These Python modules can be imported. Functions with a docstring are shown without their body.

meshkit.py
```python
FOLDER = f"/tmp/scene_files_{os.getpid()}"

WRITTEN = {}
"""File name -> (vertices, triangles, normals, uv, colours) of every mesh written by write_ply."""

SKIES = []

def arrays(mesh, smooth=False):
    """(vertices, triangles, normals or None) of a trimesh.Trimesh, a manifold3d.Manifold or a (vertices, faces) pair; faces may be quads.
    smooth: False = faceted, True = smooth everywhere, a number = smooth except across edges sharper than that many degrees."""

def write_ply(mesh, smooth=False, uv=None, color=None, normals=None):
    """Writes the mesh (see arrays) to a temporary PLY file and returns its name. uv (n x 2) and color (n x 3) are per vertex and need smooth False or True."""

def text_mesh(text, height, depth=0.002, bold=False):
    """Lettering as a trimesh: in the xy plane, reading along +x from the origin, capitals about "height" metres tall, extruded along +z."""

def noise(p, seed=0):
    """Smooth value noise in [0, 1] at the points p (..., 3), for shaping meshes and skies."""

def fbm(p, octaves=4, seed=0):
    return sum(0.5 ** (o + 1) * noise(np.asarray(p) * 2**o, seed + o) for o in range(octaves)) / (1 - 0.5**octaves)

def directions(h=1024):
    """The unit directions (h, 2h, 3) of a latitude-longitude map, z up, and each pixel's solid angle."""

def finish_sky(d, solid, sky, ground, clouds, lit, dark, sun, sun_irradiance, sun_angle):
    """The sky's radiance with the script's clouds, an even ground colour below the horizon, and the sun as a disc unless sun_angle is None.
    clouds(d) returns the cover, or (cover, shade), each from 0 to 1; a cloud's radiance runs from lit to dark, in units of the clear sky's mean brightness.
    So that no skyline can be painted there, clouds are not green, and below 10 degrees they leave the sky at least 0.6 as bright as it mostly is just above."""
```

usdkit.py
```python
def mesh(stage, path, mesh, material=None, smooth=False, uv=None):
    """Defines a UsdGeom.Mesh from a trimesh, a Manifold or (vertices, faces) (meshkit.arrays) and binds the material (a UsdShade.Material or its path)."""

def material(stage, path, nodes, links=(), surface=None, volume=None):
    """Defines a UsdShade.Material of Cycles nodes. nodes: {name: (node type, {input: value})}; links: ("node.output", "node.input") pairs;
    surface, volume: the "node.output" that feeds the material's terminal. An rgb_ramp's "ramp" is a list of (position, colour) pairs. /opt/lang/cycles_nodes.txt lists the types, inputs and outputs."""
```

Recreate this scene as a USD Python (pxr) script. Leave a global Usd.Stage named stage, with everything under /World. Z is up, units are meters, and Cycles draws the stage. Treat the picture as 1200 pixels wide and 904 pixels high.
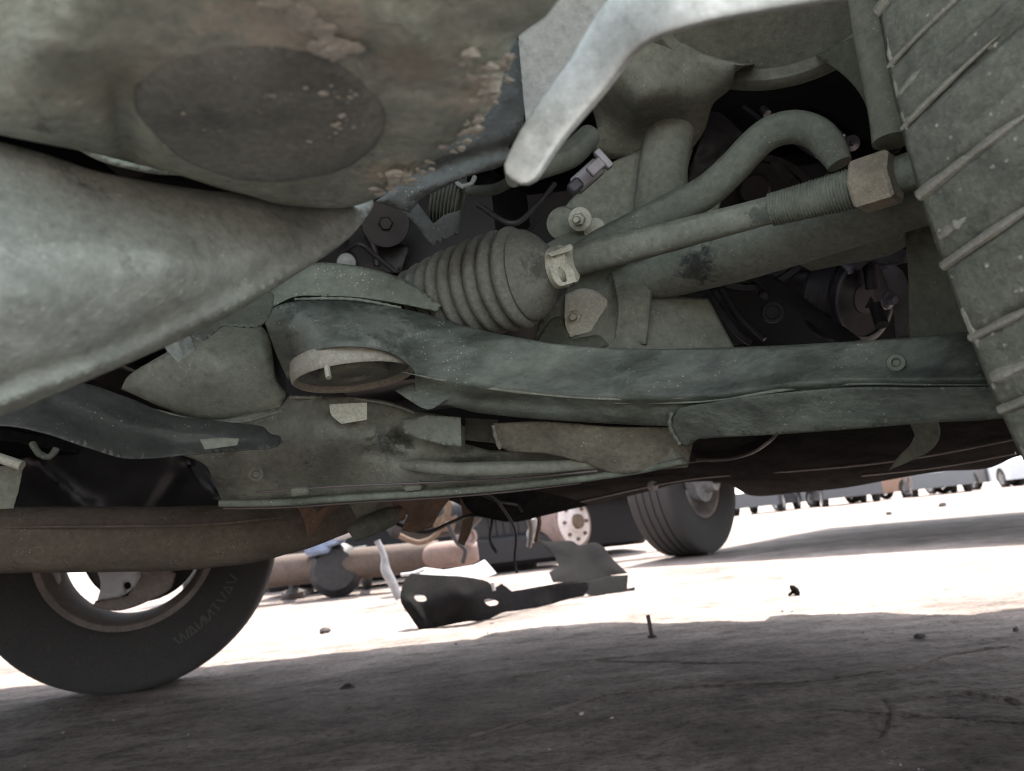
import math, random
import numpy as np
import trimesh, manifold3d
import usdkit, meshkit
from pxr import Usd, UsdGeom, UsdLux, UsdShade, Gf, Sdf
from scipy.interpolate import RBFInterpolator
from scipy.spatial import Delaunay
from shapely.geometry import Polygon, LineString, Point
import shapely

stage = Usd.Stage.CreateInMemory()
UsdGeom.SetStageUpAxis(stage, UsdGeom.Tokens.z)
UsdGeom.SetStageMetersPerUnit(stage, 1.0)
world = UsdGeom.Xform.Define(stage, '/World')
stage.SetDefaultPrim(world.GetPrim())
UsdGeom.Scope.Define(stage, '/World/Looks')
random.seed(7)
RNG = np.random.default_rng(11)

# ------------------------------------------------------------------ camera, sky, sun
FPX, CX, CY = 890.0, 600.0, 452.0            # focal length in photo pixels (photo is 1200 x 904)
PITCH, ROLL, EYE = math.radians(10.9), math.radians(6.1), np.array([0.0, 0.0, 0.25])
EXPOSURE = 2.1
SUN_EL, SUN_AZ = math.radians(64), math.radians(14)   # azimuth from +y towards +x
SKY_STRENGTH, SUN_INT = 0.15, 0.82
FW = np.array([0, math.cos(PITCH), math.sin(PITCH)])
_r0, _u0 = np.array([1.0, 0, 0]), np.array([0, -math.sin(PITCH), math.cos(PITCH)])
RT = math.cos(ROLL) * _r0 - math.sin(ROLL) * _u0
UP = math.sin(ROLL) * _r0 + math.cos(ROLL) * _u0

cam = UsdGeom.Camera.Define(stage, '/World/camera')
cam.CreateHorizontalApertureAttr(36.0)
cam.CreateVerticalApertureAttr(36.0 * 771 / 1024)
cam.CreateFocalLengthAttr(36.0 * FPX / 1200)
cam.CreateClippingRangeAttr(Gf.Vec2f(0.01, 2000))
cam.CreateFStopAttr(11.0)
cam.CreateFocusDistanceAttr(0.62)
cam.CreateExposureAttr(EXPOSURE)
M4 = Gf.Matrix4d(*RT, 0, *UP, 0, *(-FW), 0, *EYE, 1)
UsdGeom.Xformable(cam).AddTransformOp().Set(M4)

SUN = np.array([math.sin(SUN_AZ) * math.cos(SUN_EL), math.cos(SUN_AZ) * math.cos(SUN_EL), math.sin(SUN_EL)])
sun = UsdLux.DistantLight.Define(stage, '/World/sun')
sun.CreateIntensityAttr(SUN_INT); sun.CreateAngleAttr(0.8); sun.CreateNormalizeAttr(True)
sun.CreateColorAttr(Gf.Vec3f(1.0, 0.93, 0.86))
_z = SUN; _x = np.cross([0, 0, 1], _z); _x /= np.linalg.norm(_x); _y = np.cross(_z, _x)
UsdGeom.Xformable(sun).AddTransformOp().Set(Gf.Matrix4d(*_x, 0, *_y, 0, *_z, 0, 0, 0, 20, 1))
sky = UsdLux.DomeLight.Define(stage, '/World/sky')
sky.GetPrim().SetCustomDataByKey('kind', 'structure')
skym = usdkit.material(stage, '/World/Looks/sky_material', {
    's': ('sky_texture', {'sky_type': 'single_scattering', 'sun_disc': False, 'sun_elevation': SUN_EL, 'sun_rotation': SUN_AZ,
                          'aerosol_density': 2.0, 'air_density': 1.0}),
    'd': ('hsv', {'saturation': 0.35}),
    'b': ('background_shader', {'strength': SKY_STRENGTH})}, [('s.color', 'd.color'), ('d.color', 'b.color')], surface='b.background')
UsdShade.MaterialBindingAPI.Apply(sky.GetPrim()).Bind(skym)

# ------------------------------------------------------------------ maths
def at(px, py, d):
    "the point of the place seen at photo pixel (px, py), d metres in front of the camera"
    px, py, d = np.broadcast_arrays(np.asarray(px, float), np.asarray(py, float), np.asarray(d, float))
    return EYE + d[..., None] * (FW + ((px - CX) / FPX)[..., None] * RT - ((py - CY) / FPX)[..., None] * UP)

def zdepth(px, py, z):
    "distance at which the ray through the pixel meets height z"
    return (z - EYE[2]) / (FW[2] + (np.asarray(px, float) - CX) / FPX * RT[2] - (np.asarray(py, float) - CY) / FPX * UP[2])

def ground_at(px, py):
    return at(px, py, zdepth(px, py, 0.0))

def smooth_line(pts, closed=False, step=6.0, hard=()):
    "Catmull-Rom through pts (n x k), resampled; indices in hard stay corners"
    P = np.asarray(pts, float); n = len(P); out = []
    segs = n if closed else n - 1
    for i in range(segs):
        a, b = P[i], P[(i + 1) % n]
        pa = P[(i - 1) % n] if (closed or i > 0) else a
        pb = P[(i + 2) % n] if (closed or i + 2 < n) else b
        ta = (b - pa) * 0.5 if i not in hard else (b - a)
        tb = (pb - a) * 0.5 if (i + 1) % n not in hard else (b - a)
        L = np.linalg.norm((b - a)[:2]) + 1e-9
        ta = ta / (np.linalg.norm(ta[:2]) + 1e-9) * L; tb = tb / (np.linalg.norm(tb[:2]) + 1e-9) * L
        k = max(2, int(math.ceil(np.linalg.norm((b - a)[:2]) / step)))
        t = np.linspace(0, 1, k, endpoint=False)[:, None]
        out.append((2*t**3 - 3*t**2 + 1) * a + (t**3 - 2*t**2 + t) * ta + (-2*t**3 + 3*t**2) * b + (t**3 - t**2) * tb)
    out = np.vstack(out)
    return out if closed else np.vstack([out, P[-1:]])

def sheet(outline, ctrl, th=0.008, edge=0.006, res=7.0, relief=(), rough=0.0012, rs=25.0, holes=(), hard=(), seed=0, curve=True, bulge=0.0, corner=42.0, creases=(), steps=()):
    """a pressed, cast or moulded plate: outline in photo pixels, ctrl = [(px, py, depth)] shapes its face, th metres thick, its rim rolled
    over edge metres. relief: (polyline px, width px, height m) ridges towards the viewer (negative = groove)."""
    O_ = np.asarray(outline, float); v0 = O_ - np.roll(O_, 1, 0); v1 = np.roll(O_, -1, 0) - O_
    turn = np.abs(np.degrees(np.arctan2(v0[:, 0] * v1[:, 1] - v0[:, 1] * v1[:, 0], (v0 * v1).sum(1))))
    hard = set(hard) | set(np.nonzero(turn > corner)[0].tolist())
    edge = edge * (0.5 if edge < .0105 else .8)
    o = smooth_line(outline, True, res * 0.8, hard) if curve else smooth_line(outline, True, res * 0.8, range(len(outline)))
    poly = Polygon(o).buffer(0)
    if poly.geom_type == 'MultiPolygon': poly = max(poly.geoms, key=lambda g: g.area)
    for h in holes:
        poly = poly.difference(Polygon(smooth_line(h, True, res * 0.6)).buffer(0))
    if poly.geom_type == 'MultiPolygon': poly = max(poly.geoms, key=lambda g: g.area)
    rings = [np.asarray(r.segmentize(res).coords)[:-1] for r in [poly.exterior, *poly.interiors]]
    x0, y0, x1, y1 = poly.bounds
    gx, gy = np.meshgrid(np.arange(x0, x1, res), np.arange(y0, y1, res * 0.87))
    gx = gx + (np.arange(gx.shape[0]) % 2)[:, None] * res * 0.5
    g = np.stack([gx.ravel(), gy.ravel()], 1)
    g = g[shapely.contains_xy(poly.buffer(-res * 0.45), g[:, 0], g[:, 1])]
    # extra ring near the rim so that the rolled edge is smooth
    extra = []
    for inset in (0.12, 0.3):
        q = poly.buffer(-inset * res)
        for gg in getattr(q, 'geoms', [q]):
            for r in [gg.exterior, *gg.interiors] if not gg.is_empty else []:
                c = np.asarray(r.coords)[:-1]
                if len(c): extra.append(c[::2])
    nb = [len(r) for r in rings]
    pts = np.vstack(rings + [g] + extra) if len(g) else np.vstack(rings + extra)
    _, ix = np.unique(np.round(pts, 3), axis=0, return_index=True)
    keep = np.sort(ix); remap = -np.ones(len(pts), int); remap[keep] = np.arange(len(keep))
    pts = pts[keep]
    tri = Delaunay(pts).simplices
    c = pts[tri].mean(1)
    tri = tri[shapely.contains_xy(poly, c[:, 0], c[:, 1])]
    a = pts[tri]
    area = (a[:, 1, 0] - a[:, 0, 0]) * (a[:, 2, 1] - a[:, 0, 1]) - (a[:, 1, 1] - a[:, 0, 1]) * (a[:, 2, 0] - a[:, 0, 0])
    tri = tri[np.abs(area) > 1e-4]; area = area[np.abs(area) > 1e-4]
    tri[area > 0] = tri[area > 0][:, ::-1]
    ctrl = np.asarray(ctrl, float)
    if len(ctrl) == 1: inv = np.full(len(pts), 1 / ctrl[0, 2])
    elif len(ctrl) == 2:
        v = ctrl[1, :2] - ctrl[0, :2]; t = (pts - ctrl[0, :2]) @ v / (v @ v)
        inv = 1 / ctrl[0, 2] + t * (1 / ctrl[1, 2] - 1 / ctrl[0, 2])
    else:
        inv = RBFInterpolator(ctrl[:, :2] / 100, 1 / ctrl[:, 2], kernel='thin_plate_spline', degree=1)(pts / 100)
    d = 1 / np.maximum(inv, 1e-3)
    bd = shapely.distance(shapely.boundary(poly), shapely.points(pts))
    em = bd * d / FPX
    front = d.copy()
    if edge: 
        t = np.clip(em / edge, 0, 1); front += min(edge, th * 0.9) * (1 - np.sqrt(1 - (1 - t)**2))
    if bulge:
        mx = em.max(); front -= bulge * (1 - (1 - np.clip(em / mx, 0, 1))**2)
    for line, w, h in relief:
        ls = LineString(line) if len(line) > 1 else Point(line[0])
        q = shapely.distance(ls, shapely.points(pts))
        front -= h * np.exp(-(q / w)**2)
    for line, w, h in creases:                     # sharp pressed fold: a V-shaped ridge
        front -= h * np.maximum(0, 1 - shapely.distance(LineString(line), shapely.points(pts)) / w)
    for area_, h, w in steps:                      # raised (or sunk) panel with a short slope
        pg_ = Polygon(smooth_line(area_, True, 5)).buffer(0); sp = shapely.points(pts)
        sd_ = np.where(shapely.contains(pg_, sp), 1, -1) * shapely.distance(pg_.exterior, sp)
        front -= h * np.clip(sd_ / w * .5 + .5, 0, 1)
    P = at(pts[:, 0], pts[:, 1], front)
    if rough:
        front = front - rough * (meshkit.fbm(P * rs, 4, seed) - 0.5) * 2
        P = at(pts[:, 0], pts[:, 1], front)
    B = at(pts[:, 0], pts[:, 1], np.maximum(front, d) + th)
    n = len(pts); faces = [tri, tri[:, ::-1] + n]
    e = np.sort(np.vstack([tri[:, [0, 1]], tri[:, [1, 2]], tri[:, [2, 0]]]), 1)
    dirE = np.vstack([tri[:, [0, 1]], tri[:, [1, 2]], tri[:, [2, 0]]])
    _, inv_, cnt = np.unique(e, axis=0, return_inverse=True, return_counts=True)
    be = dirE[cnt[inv_.ravel()] == 1]
    faces += [np.stack([be[:, 1], be[:, 0], be[:, 0] + n], 1), np.stack([be[:, 1], be[:, 0] + n, be[:, 1] + n], 1)]
    return trimesh.Trimesh(np.vstack([P, B]), np.vstack(faces), process=False)

def frames(P):
    T = np.gradient(P, axis=0); T /= np.linalg.norm(T, axis=1, keepdims=True)
    a = np.array([0, 0, 1.0]) if abs(T[0][2]) < 0.9 else np.array([1.0, 0, 0])
    u = np.cross(T[0], a); u /= np.linalg.norm(u); U = [u]
    for i in range(1, len(P)):
        u = U[-1] - T[i] * (U[-1] @ T[i]); U.append(u / np.linalg.norm(u))
    U = np.array(U); return T, U, np.cross(T, U)

def tube3(P, R, n=20, cap=True, rough=0.0, step=None, flat=(1, 1), seed=0, sq=1.0):
    "round bar or pipe along 3-D points P with radius R (number or per point)"
    P = np.asarray(P, float); R = np.broadcast_to(np.asarray(R, float), len(P))
    if len(P) > 2 or step:
        Q = np.column_stack([P, R]); L = np.linalg.norm(np.diff(P, axis=0), axis=1).sum()
        S = smooth3(Q, step or max(L / 60, 0.004)); P, R = S[:, :3], S[:, 3]
    T, U, V = frames(P)
    t = np.linspace(0, 2 * np.pi, n, endpoint=False)
    ct, st = np.sign(np.cos(t)) * np.abs(np.cos(t))**sq, np.sign(np.sin(t)) * np.abs(np.sin(t))**sq
    v = P[:, None] + R[:, None, None] * (ct[:, None] * U[:, None] * flat[0] + st[:, None] * V[:, None] * flat[1])
    return ringmesh(v, cap, rough, seed)

def ringmesh(v, cap=True, rough=0.0, seed=0):
    m, n = v.shape[:2]
    i = np.arange(m - 1)[:, None] * n; j = np.arange(n)[None]; k = (j + 1) % n
    q = np.stack([i + j, i + k, i + n + k, i + n + j], -1).reshape(-1, 4)
    f = np.vstack([q[:, [0, 1, 2]], q[:, [0, 2, 3]]])
    V = v.reshape(-1, 3)
    if cap:
        c0, c1 = len(V), len(V) + 1
        V = np.vstack([V, v[0].mean(0), v[-1].mean(0)])
        jj = np.arange(n); kk = (jj + 1) % n
        f = np.vstack([f, np.stack([np.full(n, c0), kk, jj], 1), np.stack([np.full(n, c1), (m - 1) * n + jj, (m - 1) * n + kk], 1)])
    me = trimesh.Trimesh(V, f, process=False)
    if me.volume < 0: me.invert()
    if rough:
        nrm = me.vertex_normals
        me.vertices = me.vertices + nrm * (rough * 2 * (meshkit.fbm(me.vertices * 40, 3, seed) - 0.5))[:, None]
    return me

def smooth3(Q, step):
    n = len(Q); out = []
    for i in range(n - 1):
        a, b = Q[i], Q[i + 1]; pa = Q[i - 1] if i else a; pb = Q[i + 2] if i + 2 < n else b
        ta, tb = (b - pa) / 2, (pb - a) / 2
        k = max(1, int(np.linalg.norm((b - a)[:3]) / step)); t = np.linspace(0, 1, k, endpoint=False)[:, None]
        out.append((2*t**3-3*t**2+1)*a + (t**3-2*t**2+t)*ta + (-2*t**3+3*t**2)*b + (t**3-t**2)*tb)
    return np.vstack(out + [Q[-1:]])

def tube(pts, rpx, **kw):
    "pipe through photo pixels: pts [(px, py, depth)], rpx its radius in pixels there"
    p = np.asarray(pts, float); r = np.broadcast_to(np.asarray(rpx, float), len(p)) * p[:, 2] / FPX
    return tube3(at(p[:, 0], p[:, 1], p[:, 2]), r, **kw)

def lathe(origin, axis, prof, n=48, u=None, rough=0.0, arc=None):
    "surface of revolution: prof [(distance along axis, radius)]"
    origin = np.asarray(origin, float); axis = np.asarray(axis, float) / np.linalg.norm(axis)
    a = np.array([0, 0, 1.0]) if abs(axis[2]) < 0.9 else np.array([1.0, 0, 0])
    U = np.cross(axis, a); U /= np.linalg.norm(U); V = np.cross(axis, U)
    t = np.linspace(0, 2 * np.pi, n, endpoint=False)
    v = np.array([[origin + axis * s + max(r, 1e-5) * (math.cos(q) * U + math.sin(q) * V) for q in t] for s, r in prof])
    return ringmesh(v, True, rough)

def box(c, s, x=(1, 0, 0), y=(0, 1, 0), bev=0.0):
    c = np.asarray(c, float); x = np.asarray(x, float); x /= np.linalg.norm(x)
    y = np.asarray(y, float); y = y - x * (x @ y); y /= np.linalg.norm(y); z = np.cross(x, y)
    h = np.asarray(s, float) / 2; b = min(bev, h.min() * 0.9)
    pts = []
    for sx in (-1, 1):
        for sy in (-1, 1):
            for sz in (-1, 1):
                if b:
                    for k in range(3):
                        q = h.copy() - b; q[k] += b; pts.append(np.array([sx, sy, sz]) * q)
                else: pts.append(np.array([sx, sy, sz]) * h)
    pts = np.array(pts); return hull(c + pts @ np.array([x, y, z]))

def hull(p): 
    m = trimesh.convex.convex_hull(np.asarray(p)); return m
def cat(*ms): return trimesh.util.concatenate([m for m in ms])

def bolt(c, axis, r, h, washer=True, n=6):
    "hexagon head with flange, on the point c facing axis"
    ms = [lathe(c, axis, [(0, r * .2), (0, r * 1.75), (h * .18, r * 1.75), (h * .3, r * 1.35), (h * .32, r * .2)], 24)] if washer else []
    ms.append(lathe(c, axis, [(h * .1, r * .3), (h * .1, r * 1.0), (h * .85, r * 1.0), (h, r * .82), (h, r * .3)], n))
    return cat(*ms)

# ------------------------------------------------------------------ objects
used = {}
def numbered(name, parent):
    k = (parent, name); used[k] = used.get(k, -1) + 1
    return name if used[k] == 0 else f'{name}_{used[k]:03d}'

def key(prim, **kw):
    for k, v in kw.items():
        if v: prim.SetCustomDataByKey(k, v)
    return prim

def thing(name, label, category, group=None):
    path = '/World/' + numbered(name, '/World')
    x = UsdGeom.Xform.Define(stage, path)
    return key(x.GetPrim(), label=label, category=category, group=group)

def part(parent, name, mesh, mat, label=None, smooth=38, kind=None):
    base = str(parent.GetPath()); path = base + '/' + numbered(name, base)
    m = usdkit.mesh(stage, path, mesh, mat, smooth=smooth)
    return key(m.GetPrim(), label=label, kind=kind)

def top(name, mesh, mat, label=None, category=None, kind=None, group=None, smooth=38):
    path = '/World/' + numbered(name, '/World')
    m = usdkit.mesh(stage, path, mesh, mat, smooth=smooth)
    return key(m.GetPrim(), label=label, category=category, kind=kind, group=group)

# ------------------------------------------------------------------ materials
GREENISH = {'dusty_green_grey', 'dusty_dark_grey', 'tie_rod_dust', 'sway_bar_dust', 'subframe_paint', 'rubber_boot', 'near_tyre_rubber', 'lower_beam_paint', 'black_painted_beam', 'dusty_clamp'}
def dusty(name, base, dust, amount=0.5, scale=14.0, grit=0.5, rough=0.75, bump=0.5, metallic=0.0, third=None, third_amt=0.35, stretch=(1, 1, 1), gritcol=(0.55, 0.54, 0.48), spec=0.4, fine=260.0, grit_scale=280.0, stains=()):
    """weathered paint or metal: base under patchy dust with pale grit, streaks and fine relief"""
    if name in GREENISH: base, dust = [tuple(np.array(c) * [.965, 1.0, .95]) for c in (base, dust)]
    lo = 0.62 - amount * 0.5
    N = {'g': ('geometry', {}), 'mp': ('mapping', {'scale': stretch}),
         'a': ('noise_texture', {'scale': scale, 'detail': 13.0, 'roughness': 0.74, 'distortion': 0.35}),
         'b': ('noise_texture', {'scale': scale * 9, 'detail': 7.0, 'roughness': 0.72}),
         'ar': ('rgb_ramp', {'ramp': [(lo - 0.17, (.0, .0, .0)), (lo + 0.02, (.5, .5, .5)), (lo + 0.20, (1, 1, 1))]}),
         'br': ('rgb_ramp', {'ramp': [(0.28, (.55, .55, .55)), (0.44, (.86, .86, .86)), (0.58, (1.04, 1.04, 1.04)), (0.74, (1.4, 1.4, 1.4))]}),
         'c1': ('mix_color', {'a': base, 'b': dust}),
         'c2': ('mix_color', {'blend_type': 'multiply', 'fac': 0.85, 'use_clamp': False}),
         'v': ('voronoi_texture', {'scale': grit_scale, 'randomness': 1.0}),
         'vr': ('rgb_ramp', {'ramp': [(0.0, (1, 1, 1)), (0.14, (.8, .8, .8)), (0.24, (0, 0, 0))]}),
         'gn': ('noise_texture', {'scale': scale * 2.2, 'detail': 4.0, 'roughness': 0.7}),
         'gr': ('rgb_ramp', {'ramp': [(0.52, (0, 0, 0)), (0.68, (grit, grit, grit))]}),
         'gm': ('mix_color', {'blend_type': 'multiply', 'fac': 1.0}),
         'c3': ('mix_color', {'b': gritcol}),
         'hn': ('noise_texture', {'scale': fine * 1.6, 'detail': 5.0, 'roughness': 0.7}),
         'hm': ('mix_color', {'fac': 0.5}),
         'bp': ('bump', {'strength': min(1.0, bump * 1.2), 'distance': 0.0025}),
         'rr': ('map_range', {'value': 0.5, 'from_min': 0.0, 'from_max': 1.0, 'to_min': max(rough - 0.22, 0.12), 'to_max': min(rough + 0.12, 1.0)}),
         'p': ('principled_bsdf', {'metallic': metallic, 'specular_ior_level': spec})}
    L = [('g.position', 'mp.vector'), ('mp.vector', 'a.vector'), ('mp.vector', 'b.vector'), ('g.position', 'v.vector'), ('g.position', 'gn.vector'), ('g.position', 'hn.vector'),
         ('a.fac', 'ar.fac'), ('b.fac', 'br.fac'), ('ar.color', 'c1.fac'), ('c1.result', 'c2.a'), ('br.color', 'c2.b'),
         ('v.distance', 'vr.fac'), ('gn.fac', 'gr.fac'), ('vr.color', 'gm.a'), ('gr.color', 'gm.b'), ('gm.result', 'c3.fac'),
         ('b.color', 'hm.a'), ('hn.color', 'hm.b'), ('hm.result', 'bp.height'), ('bp.normal', 'p.normal'), ('ar.color', 'rr.value'), ('rr.result', 'p.roughness')]
    last = 'c2.result'
    if third is not None:
        N['tn'] = ('noise_texture', {'scale': scale * 1.3, 'detail': 12.0, 'roughness': 0.75, 'distortion': 0.5, 'w': 3.0, 'dimensions': '4D'})
        N['tr'] = ('rgb_ramp', {'ramp': [(0.66 - third_amt * 0.4, (0, 0, 0)), (0.76 - third_amt * 0.4, (1, 1, 1))]})
        N['c4'] = ('mix_color', {'b': third})
        L += [('g.position', 'tn.vector'), ('tn.fac', 'tr.fac'), ('tr.color', 'c4.fac'), (last, 'c4.a')]
        last = 'c4.result'
    for k, (c, rad, col, f) in enumerate(stains):
        # a stain of its own shape: noise-broken patch about the point c
        N[f's{k}d'] = ('vector_math', {'math_type': 'distance', 'vector2': tuple(c)})
        N[f's{k}n'] = ('noise_texture', {'scale': 3.0 / rad, 'detail': 8.0, 'roughness': 0.74, 'distortion': 0.4})
        N[f's{k}m'] = ('math', {'math_type': 'multiply_add', 'value2': 1 / rad, 'value3': 0.0})
        N[f's{k}a'] = ('math', {'math_type': 'multiply_add', 'value2': 3.0, 'value3': -1.5})
        N[f's{k}s'] = ('math', {'math_type': 'add'})
        N[f's{k}r'] = ('rgb_ramp', {'ramp': [(0.0, (f, f, f)), (0.4, (f * .85, f * .85, f * .85)), (0.9, (0, 0, 0))]})
        N[f's{k}c'] = ('mix_color', {'b': col})
        L += [('g.position', f's{k}d.vector1'), ('g.position', f's{k}n.vector'), (f's{k}d.value', f's{k}m.value1'), (f's{k}n.fac', f's{k}a.value1'),
              (f's{k}m.value', f's{k}s.value1'), (f's{k}a.value', f's{k}s.value2'), (f's{k}s.value', f's{k}r.fac'), (f's{k}r.color', f's{k}c.fac'), (last, f's{k}c.a')]
        last = f's{k}c.result'
    L += [(last, 'c3.a'), ('c3.result', 'p.base_color')]
    return usdkit.material(stage, '/World/Looks/' + name, N, L, surface='p.BSDF')

def plain(name, col, rough=0.5, metallic=0.0, var=0.25, scale=30.0, spec=0.5, coat=0.0):
    N = {'g': ('geometry', {}), 'n': ('noise_texture', {'scale': scale, 'detail': 5.0, 'roughness': 0.6}),
         'r': ('rgb_ramp', {'ramp': [(0.3, tuple(c * (1 - var) for c in col)), (0.7, tuple(min(1, c * (1 + var)) for c in col))]}),
         'b': ('bump', {'strength': 0.15, 'distance': 0.001}),
         'p': ('principled_bsdf', {'roughness': rough, 'metallic': metallic, 'specular_ior_level': spec, 'coat_weight': coat})}
    return usdkit.material(stage, '/World/Looks/' + name, N, [('g.position', 'n.vector'), ('n.fac', 'r.fac'), ('r.color', 'p.base_color'), ('n.fac', 'b.height'), ('b.normal', 'p.normal')], surface='p.BSDF')

MUD = dusty('mud_casting', (.178, .21, .172), (.395, .445, .375), .52, 20, .9, .9, 1.1, third=(.10, .097, .078), third_amt=.16, gritcol=(.75, .71, .60), grit_scale=110,
    stains=[(at(345, 30, zdepth(345, 30, .405)), .030, (.62, .57, .47), .85), (at(485, 72, zdepth(485, 72, .405)), .018, (.36, .29, .225), .4), (at(572, 110, zdepth(572, 110, .405)), .018, (.60, .56, .46), .8),
            (at(455, 206, zdepth(455, 206, .405)), .016, (.58, .54, .43), .8), (at(150, 95, zdepth(150, 95, .405)), .03, (.36, .33, .25), .5)])
RUBBER_CAP = dusty('rubber_cap', (.10, .112, .102), (.215, .235, .212), .5, 36, .9, .9, 1.2, gritcol=(.42, .41, .36), third=(.05, .053, .048), third_amt=.12)
ARM_GREY = dusty('dust_grey_arm', (.128, .146, .130), (.272, .298, .265), .55, 20, .9, .92, .9, third=(.085, .095, .085), third_amt=.14, spec=.15)
STEEL = dusty('bright_steel', (.30, .325, .305), (.56, .60, .565), .6, 16, .3, .38, .3, metallic=.35, third=(.24, .25, .23), third_amt=.1, spec=.8)
PLATE_GREY = dusty('pale_plate', (.17, .18, .165), (.235, .245, .222), .5, 20, .3, .7, .4)
DUST = dusty('dusty_green_grey', (.065, .07, .054), (.175, .18, .147), .55, 16, .5, .85, .6)
DUST_DARK = dusty('dusty_dark_grey', (.03, .033, .027), (.105, .11, .088), .5, 14, .5, .8, .5)
BLUE_GREY = dusty('dark_blue_grey', (.055, .066, .066), (.10, .112, .106), .5, 24, .5, .75, .7)
BEAM = dusty('black_painted_beam', (.014, .019, .016), (.15, .166, .142), .30, 17, .6, .62, .8, stretch=(.6, 1.3, 1.6), spec=.5, stains=[(at(440, 385, .58), .035, (.24, .26, .22), .6), (at(360, 390, .57), .03, (.20, .215, .185), .5)])
BEAM_LOW = dusty('lower_beam_paint', (.045, .054, .044), (.165, .18, .15), .46, 16, .8, .7, .7)
SUBFRAME = dusty('subframe_paint', (.048, .052, .042), (.175, .178, .148), .55, 18, .6, .75, .8, third=(.03, .032, .028), third_amt=.12, stains=[(at(452, 528, .63), .020, (.018, .02, .018), .9), (at(560, 546, .65), .035, (.03, .033, .03), .8), (at(250, 575, .69), .03, (.04, .043, .037), .7), (at(420, 490, .61), .02, (.26, .26, .22), .5)])
CRUST = dusty('mud_crust', (.06, .062, .047), (.17, .165, .125), .55, 26, .6, .95, 1.2, third=(.13, .085, .04), third_amt=.12)
SLEEVE = dusty('bushing_sleeve', (.15, .15, .118), (.33, .325, .265), .6, 40, .6, .8, .8)
BOOT = dusty('rubber_boot', (.055, .055, .048), (.16, .16, .142), .58, 30, .3, .88, .6, stains=[(at(632, 312, .60), .016, (.05, .049, .042), .85)])
CLAMP = dusty('dusty_clamp', (.22, .215, .175), (.42, .41, .345), .6, 50, .4, .7, .4)
ROD = dusty('tie_rod_dust', (.06, .068, .055), (.185, .197, .165), .55, 20, .5, .8, .55, stains=[(at(818, 312, .65), .022, (.02, .022, .02), .95), (at(890, 252, .545), .012, (.04, .05, .042), .8)])
NUT = dusty('dry_mud_nut', (.15, .135, .095), (.38, .35, .265), .55, 60, .8, .9, 1.3, fine=500)
SWAY = dusty('sway_bar_dust', (.075, .082, .068), (.15, .16, .135), .55, 18, .6, .85, .45)
BLACK_ARM = dusty('black_arm', (.022, .025, .022), (.065, .07, .06), .45, 14, .5, .65, .5)
EXHAUST = dusty('rusty_exhaust', (.05, .038, .028), (.125, .105, .078), .5, 18, .5, .8, .7, third=(.10, .058, .034), third_amt=.18)
RUST = dusty('rust', (.075, .042, .026), (.17, .115, .08), .5, 26, .3, .9, .8)
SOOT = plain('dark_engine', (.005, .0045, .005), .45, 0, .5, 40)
SOOT2 = plain('engine_grey', (.022, .021, .022), .5, .2, .4, 40)
ALU = plain('cast_aluminium', (.075, .073, .08), .5, .4, .3, 60)
SHINY = plain('polished_metal', (.20, .195, .22), .3, .7, .2, 60)
BELT = plain('belt_rubber', (.03, .028, .03), .55, 0, .3, 80)
PULLEY = plain('black_pulley', (.010, .009, .013), .42, .0, .3, 60, spec=.4)
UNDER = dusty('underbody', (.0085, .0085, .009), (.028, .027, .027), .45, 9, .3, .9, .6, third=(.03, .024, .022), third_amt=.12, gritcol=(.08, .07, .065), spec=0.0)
UNDER_TRIM = plain('underbody_trim', (.085, .073, .07), .35, 0, .3, 30)
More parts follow.
